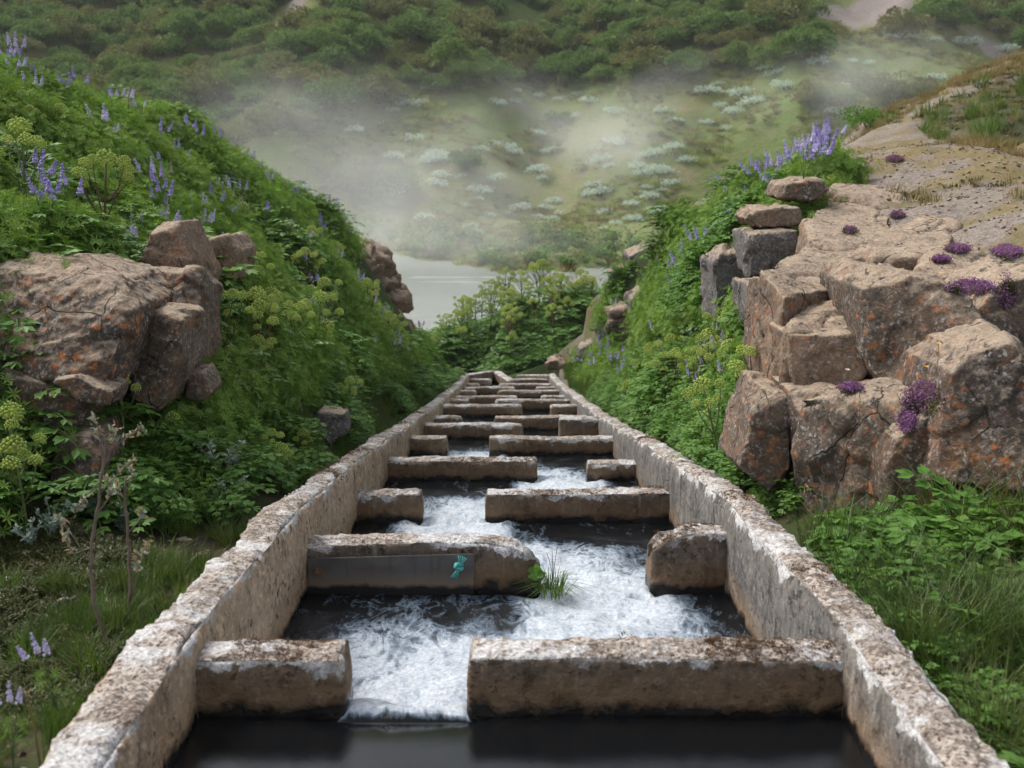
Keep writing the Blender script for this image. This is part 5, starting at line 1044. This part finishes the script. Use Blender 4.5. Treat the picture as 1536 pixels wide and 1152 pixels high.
for i in order[:285]:
    b = bl[i]; q_ = qs[i]; k = int(rng.integers(0, 5)); row = 'bottom fringe' if q_[1] > 150 else ('lower edge' if q_[1] > 100 else ('middle band' if q_[1] > 50 else 'upper part'))
    zs = rng.uniform(.8, 1.15); r = place(proto_b, k, b[0] - (0, 0, .1), rng.uniform(0, 6), b[1], f'{"large" if b[1] > 3.3 else ("middling" if b[1] > 2.7 else "small")} {"tall" if zs > .98 else "low"} {"green" if k < 3 else "brownish"} birch bush, {row} of the scrub, {hz(q_[0])}', 'bush', 'birch bushes on the far hillside')
    r.scale = (b[1], b[1], b[1] * zs)
rest = order[285:]
scatter('birch_scrub', [bl[i][0] for i in rest], randrot(len(rest), .05), [bl[i][1] for i in rest], [c for c, t in BM], 'dense birch scrub covering the upper hillside', 'scrub', None)
WP = [(590, 170, 28), (612, 160, 40), (635, 155, 25), (620, 212, 38), (530, 200, 40), (640, 135, 20), (745, 158, 34), (772, 154, 24), (775, 138, 18), (805, 147, 28), (840, 152, 26), (868, 144, 24), (885, 156, 36), (866, 177, 28), (805, 205, 36), (825, 232, 40), (920, 172, 38), (995, 170, 36), (1010, 185, 30), (930, 84, 26), (925, 220, 48), (900, 245, 46), (720, 290, 42), (665, 245, 42), (690, 268, 30),
      (895, 295, 50), (950, 312, 38), (830, 305, 32), (1076, 130, 26), (1060, 143, 46), (1110, 146, 52), (1130, 160, 52), (1165, 115, 42), (1175, 136, 48), (1150, 106, 32), (1100, 172, 42), (1080, 162, 32), (1225, 100, 44), (1232, 92, 30), (1275, 95, 24), (1300, 98, 28), (1290, 117, 22), (1268, 132, 28), (1405, 122, 40), (1250, 172, 38), (1340, 60, 32), (1370, 60, 32), (1400, 64, 32), (1440, 67, 42), (1505, 80, 42), (1460, 66, 32), (1060, 190, 34), (1090, 196, 28), (985, 235, 46), (960, 255, 42), (1000, 262, 40), (1030, 245, 40)]
for i in range(46): WP.append((rng.uniform(560, 1010), rng.uniform(215, 352), rng.uniform(20, 46)))
proto_w = []
for c, t in WM:
    r = empty('woolly_willow'); link('crown', c, None, r); link('trunk', t, None, r); proto_w.append(r)
for i, (px, py, wd) in enumerate(WP):
    h = hraymarch(px, py)
    if h is None or h[1] > 260: continue
    s = wd / FPX * h[1] / 2 * 1.1; zone = 'right under the birch scrub' if py < 160 else ('halfway down the open slope' if py < 250 else 'on the lower slope near the river')
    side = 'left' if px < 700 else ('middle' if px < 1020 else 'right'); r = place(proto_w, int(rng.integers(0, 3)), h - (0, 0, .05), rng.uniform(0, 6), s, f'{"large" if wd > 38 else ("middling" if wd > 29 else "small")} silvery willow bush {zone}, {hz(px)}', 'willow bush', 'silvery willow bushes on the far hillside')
q = at_px(1305, 195); root = empty('leafy_shrub', q - (0, 0, .05)); tag(root, 'dark green rounded shrub at the edge of the gravel plateau', 'shrub'); c_ = with_mat(bush_mesh(790, 1500, 20, .6, .075), 'broad_leaf'); link('crown', c_, None, root); link('trunk', BM[0][1], None, root); root.scale = (.75, .6, .75)
# tufts and lower meadow
n = 20000; x = rng.uniform(-60, 62, n); y = rng.uniform(64, 150, n); z = hill(x, y); P = np.stack([x, y, z], 1); q = PROJ(P); k = in_view(P) & (q[:, 1] > np.interp(q[:, 0], LN[:, 0], LN[:, 1]) - 25) & (z > RIV)
for c, rx, ry in BARE:
    if c is not None: k &= np.hypot((x - c[0]) / rx, (y - c[1]) / ry) > 1
P = P[k]; mk = vnoise(P * .22, 88)
TF = [with_mat(clump_grass(s, 60, .5, .36, .045, .9), 'meadow') for s in (91, 92)] + [with_mat(clump_grass(93, 50, .5, .35, .04, 1.0), 'dry_grass'), with_mat(clump_twig(94, 60, .5, .35, .16, .5), 'birch_red')]
put('meadow_grass', P[mk > -.1], TF, 'tussocky grass and herbs on the open hillside', 'grass', s0=.6, s1=1.4, far=0)
P2 = P[(P[:, 1] < shore(P[:, 0]) + 13)]; 
put('riverside_herbs', P2[::2], [with_mat(clump_twig(95, 90, .6, .8, .2, .5), 'grass'), with_mat(clump_twig(96, 90, .5, .7, .2, .5), 'broad_leaf'), with_mat(clump_twig(97, 90, .55, .7, .16, .6), 'meadow'), with_mat(clump_twig(98, 90, .6, .8, .2, .5), 'birch')], 'pale and green herbs lining the far river bank', 'undergrowth', s0=.8, s1=1.7, far=0)
# ------------------------------------------------------------------ steam drifting off the hot river
def mat_steam(name, dens):
    t = NT(name); O = t.objc(); ln = t.n('VectorMath', operation='LENGTH'); t.set(ln.inputs[0], O); fall = t.ramp(ln.outputs['Value'], .0, 1.0, 1, 0)
    fall = t.math('POWER', fall, 1.5); P = t.pos(); nz = t.noise(t.mapv(P, (.6, .5, .75)), .14, 5, .62, 1.2); m = t.ramp(nz, .36, .74)
    d = t.math('MULTIPLY', t.math('MULTIPLY', fall, m), dens); v = t.n('VolumePrincipled'); v.inputs['Color'].default_value = (1, 1, 1, 1); t.set(v.inputs['Density'], d); v.inputs['Anisotropy'].default_value = .2
    return t.done(v.outputs[0], 'Volume')
MS = mat_steam('steam', .13)
def steam(px, py, d, sx, sy, sz, lab, ry=0, dn=1.0):
    bmq = bmesh.new(); bmesh.ops.create_icosphere(bmq, subdivisions=3, radius=1); me = bpy.data.meshes.new('steam'); bmq.to_mesh(me); bmq.free(); o = link('steam', me, mat_steam('steam_vapour', .15 * dn), None, W(px, py, d)); o.scale = (sx, sy, sz); o.rotation_euler = (0, ry, 0); tag(o, lab, 'steam', kind='stuff')
for s_ in [(590, 325, 66, 11, 9, 6.0, 'thick white steam rising over the river behind the left bank'), (720, 365, 74, 18, 6, 2.6, 'low steam lying on the far half of the river', 0, .9), (760, 250, 72, 14, 9, 7.5, 'thin steam veil over the middle of the slope', 0, .75),
          (960, 190, 80, 12, 8, 4.5, 'steam streak drifting up to the right of the slope', -.45, .8), (1250, 130, 82, 14, 8, 4.5, 'steam drifting past the bushes at the upper right', -.3, .75), (440, 190, 74, 12, 8, 7.0, 'faint steam before the scrub at the left', 0, .7)]: steam(*s_)

# ------------------------------------------------------------------ thin even haze over the valley
t = NT('thin_haze'); v = t.n('VolumePrincipled'); v.inputs['Color'].default_value = (.93, .96, .98, 1); v.inputs['Density'].default_value = .00028; t.done(v.outputs[0], 'Volume')
zt_ = float(hill(*np.meshgrid(np.linspace(-260, 260, 60), np.linspace(72, 330, 60))).max()) + 6
Vh = [(x, y, z) for z in (-11, zt_) for x, y in ((-264, -12), (264, -12), (264, 336), (-264, 336))]
me = bpy.data.meshes.new('haze'); me.from_pydata(Vh, [], [(3, 2, 1, 0), (4, 5, 6, 7), (0, 1, 5, 4), (1, 2, 6, 5), (2, 3, 7, 6), (3, 0, 4, 7)]); tag(link('haze', me, t.m), 'thin pale haze softening the far hillside', 'haze', kind='stuff')
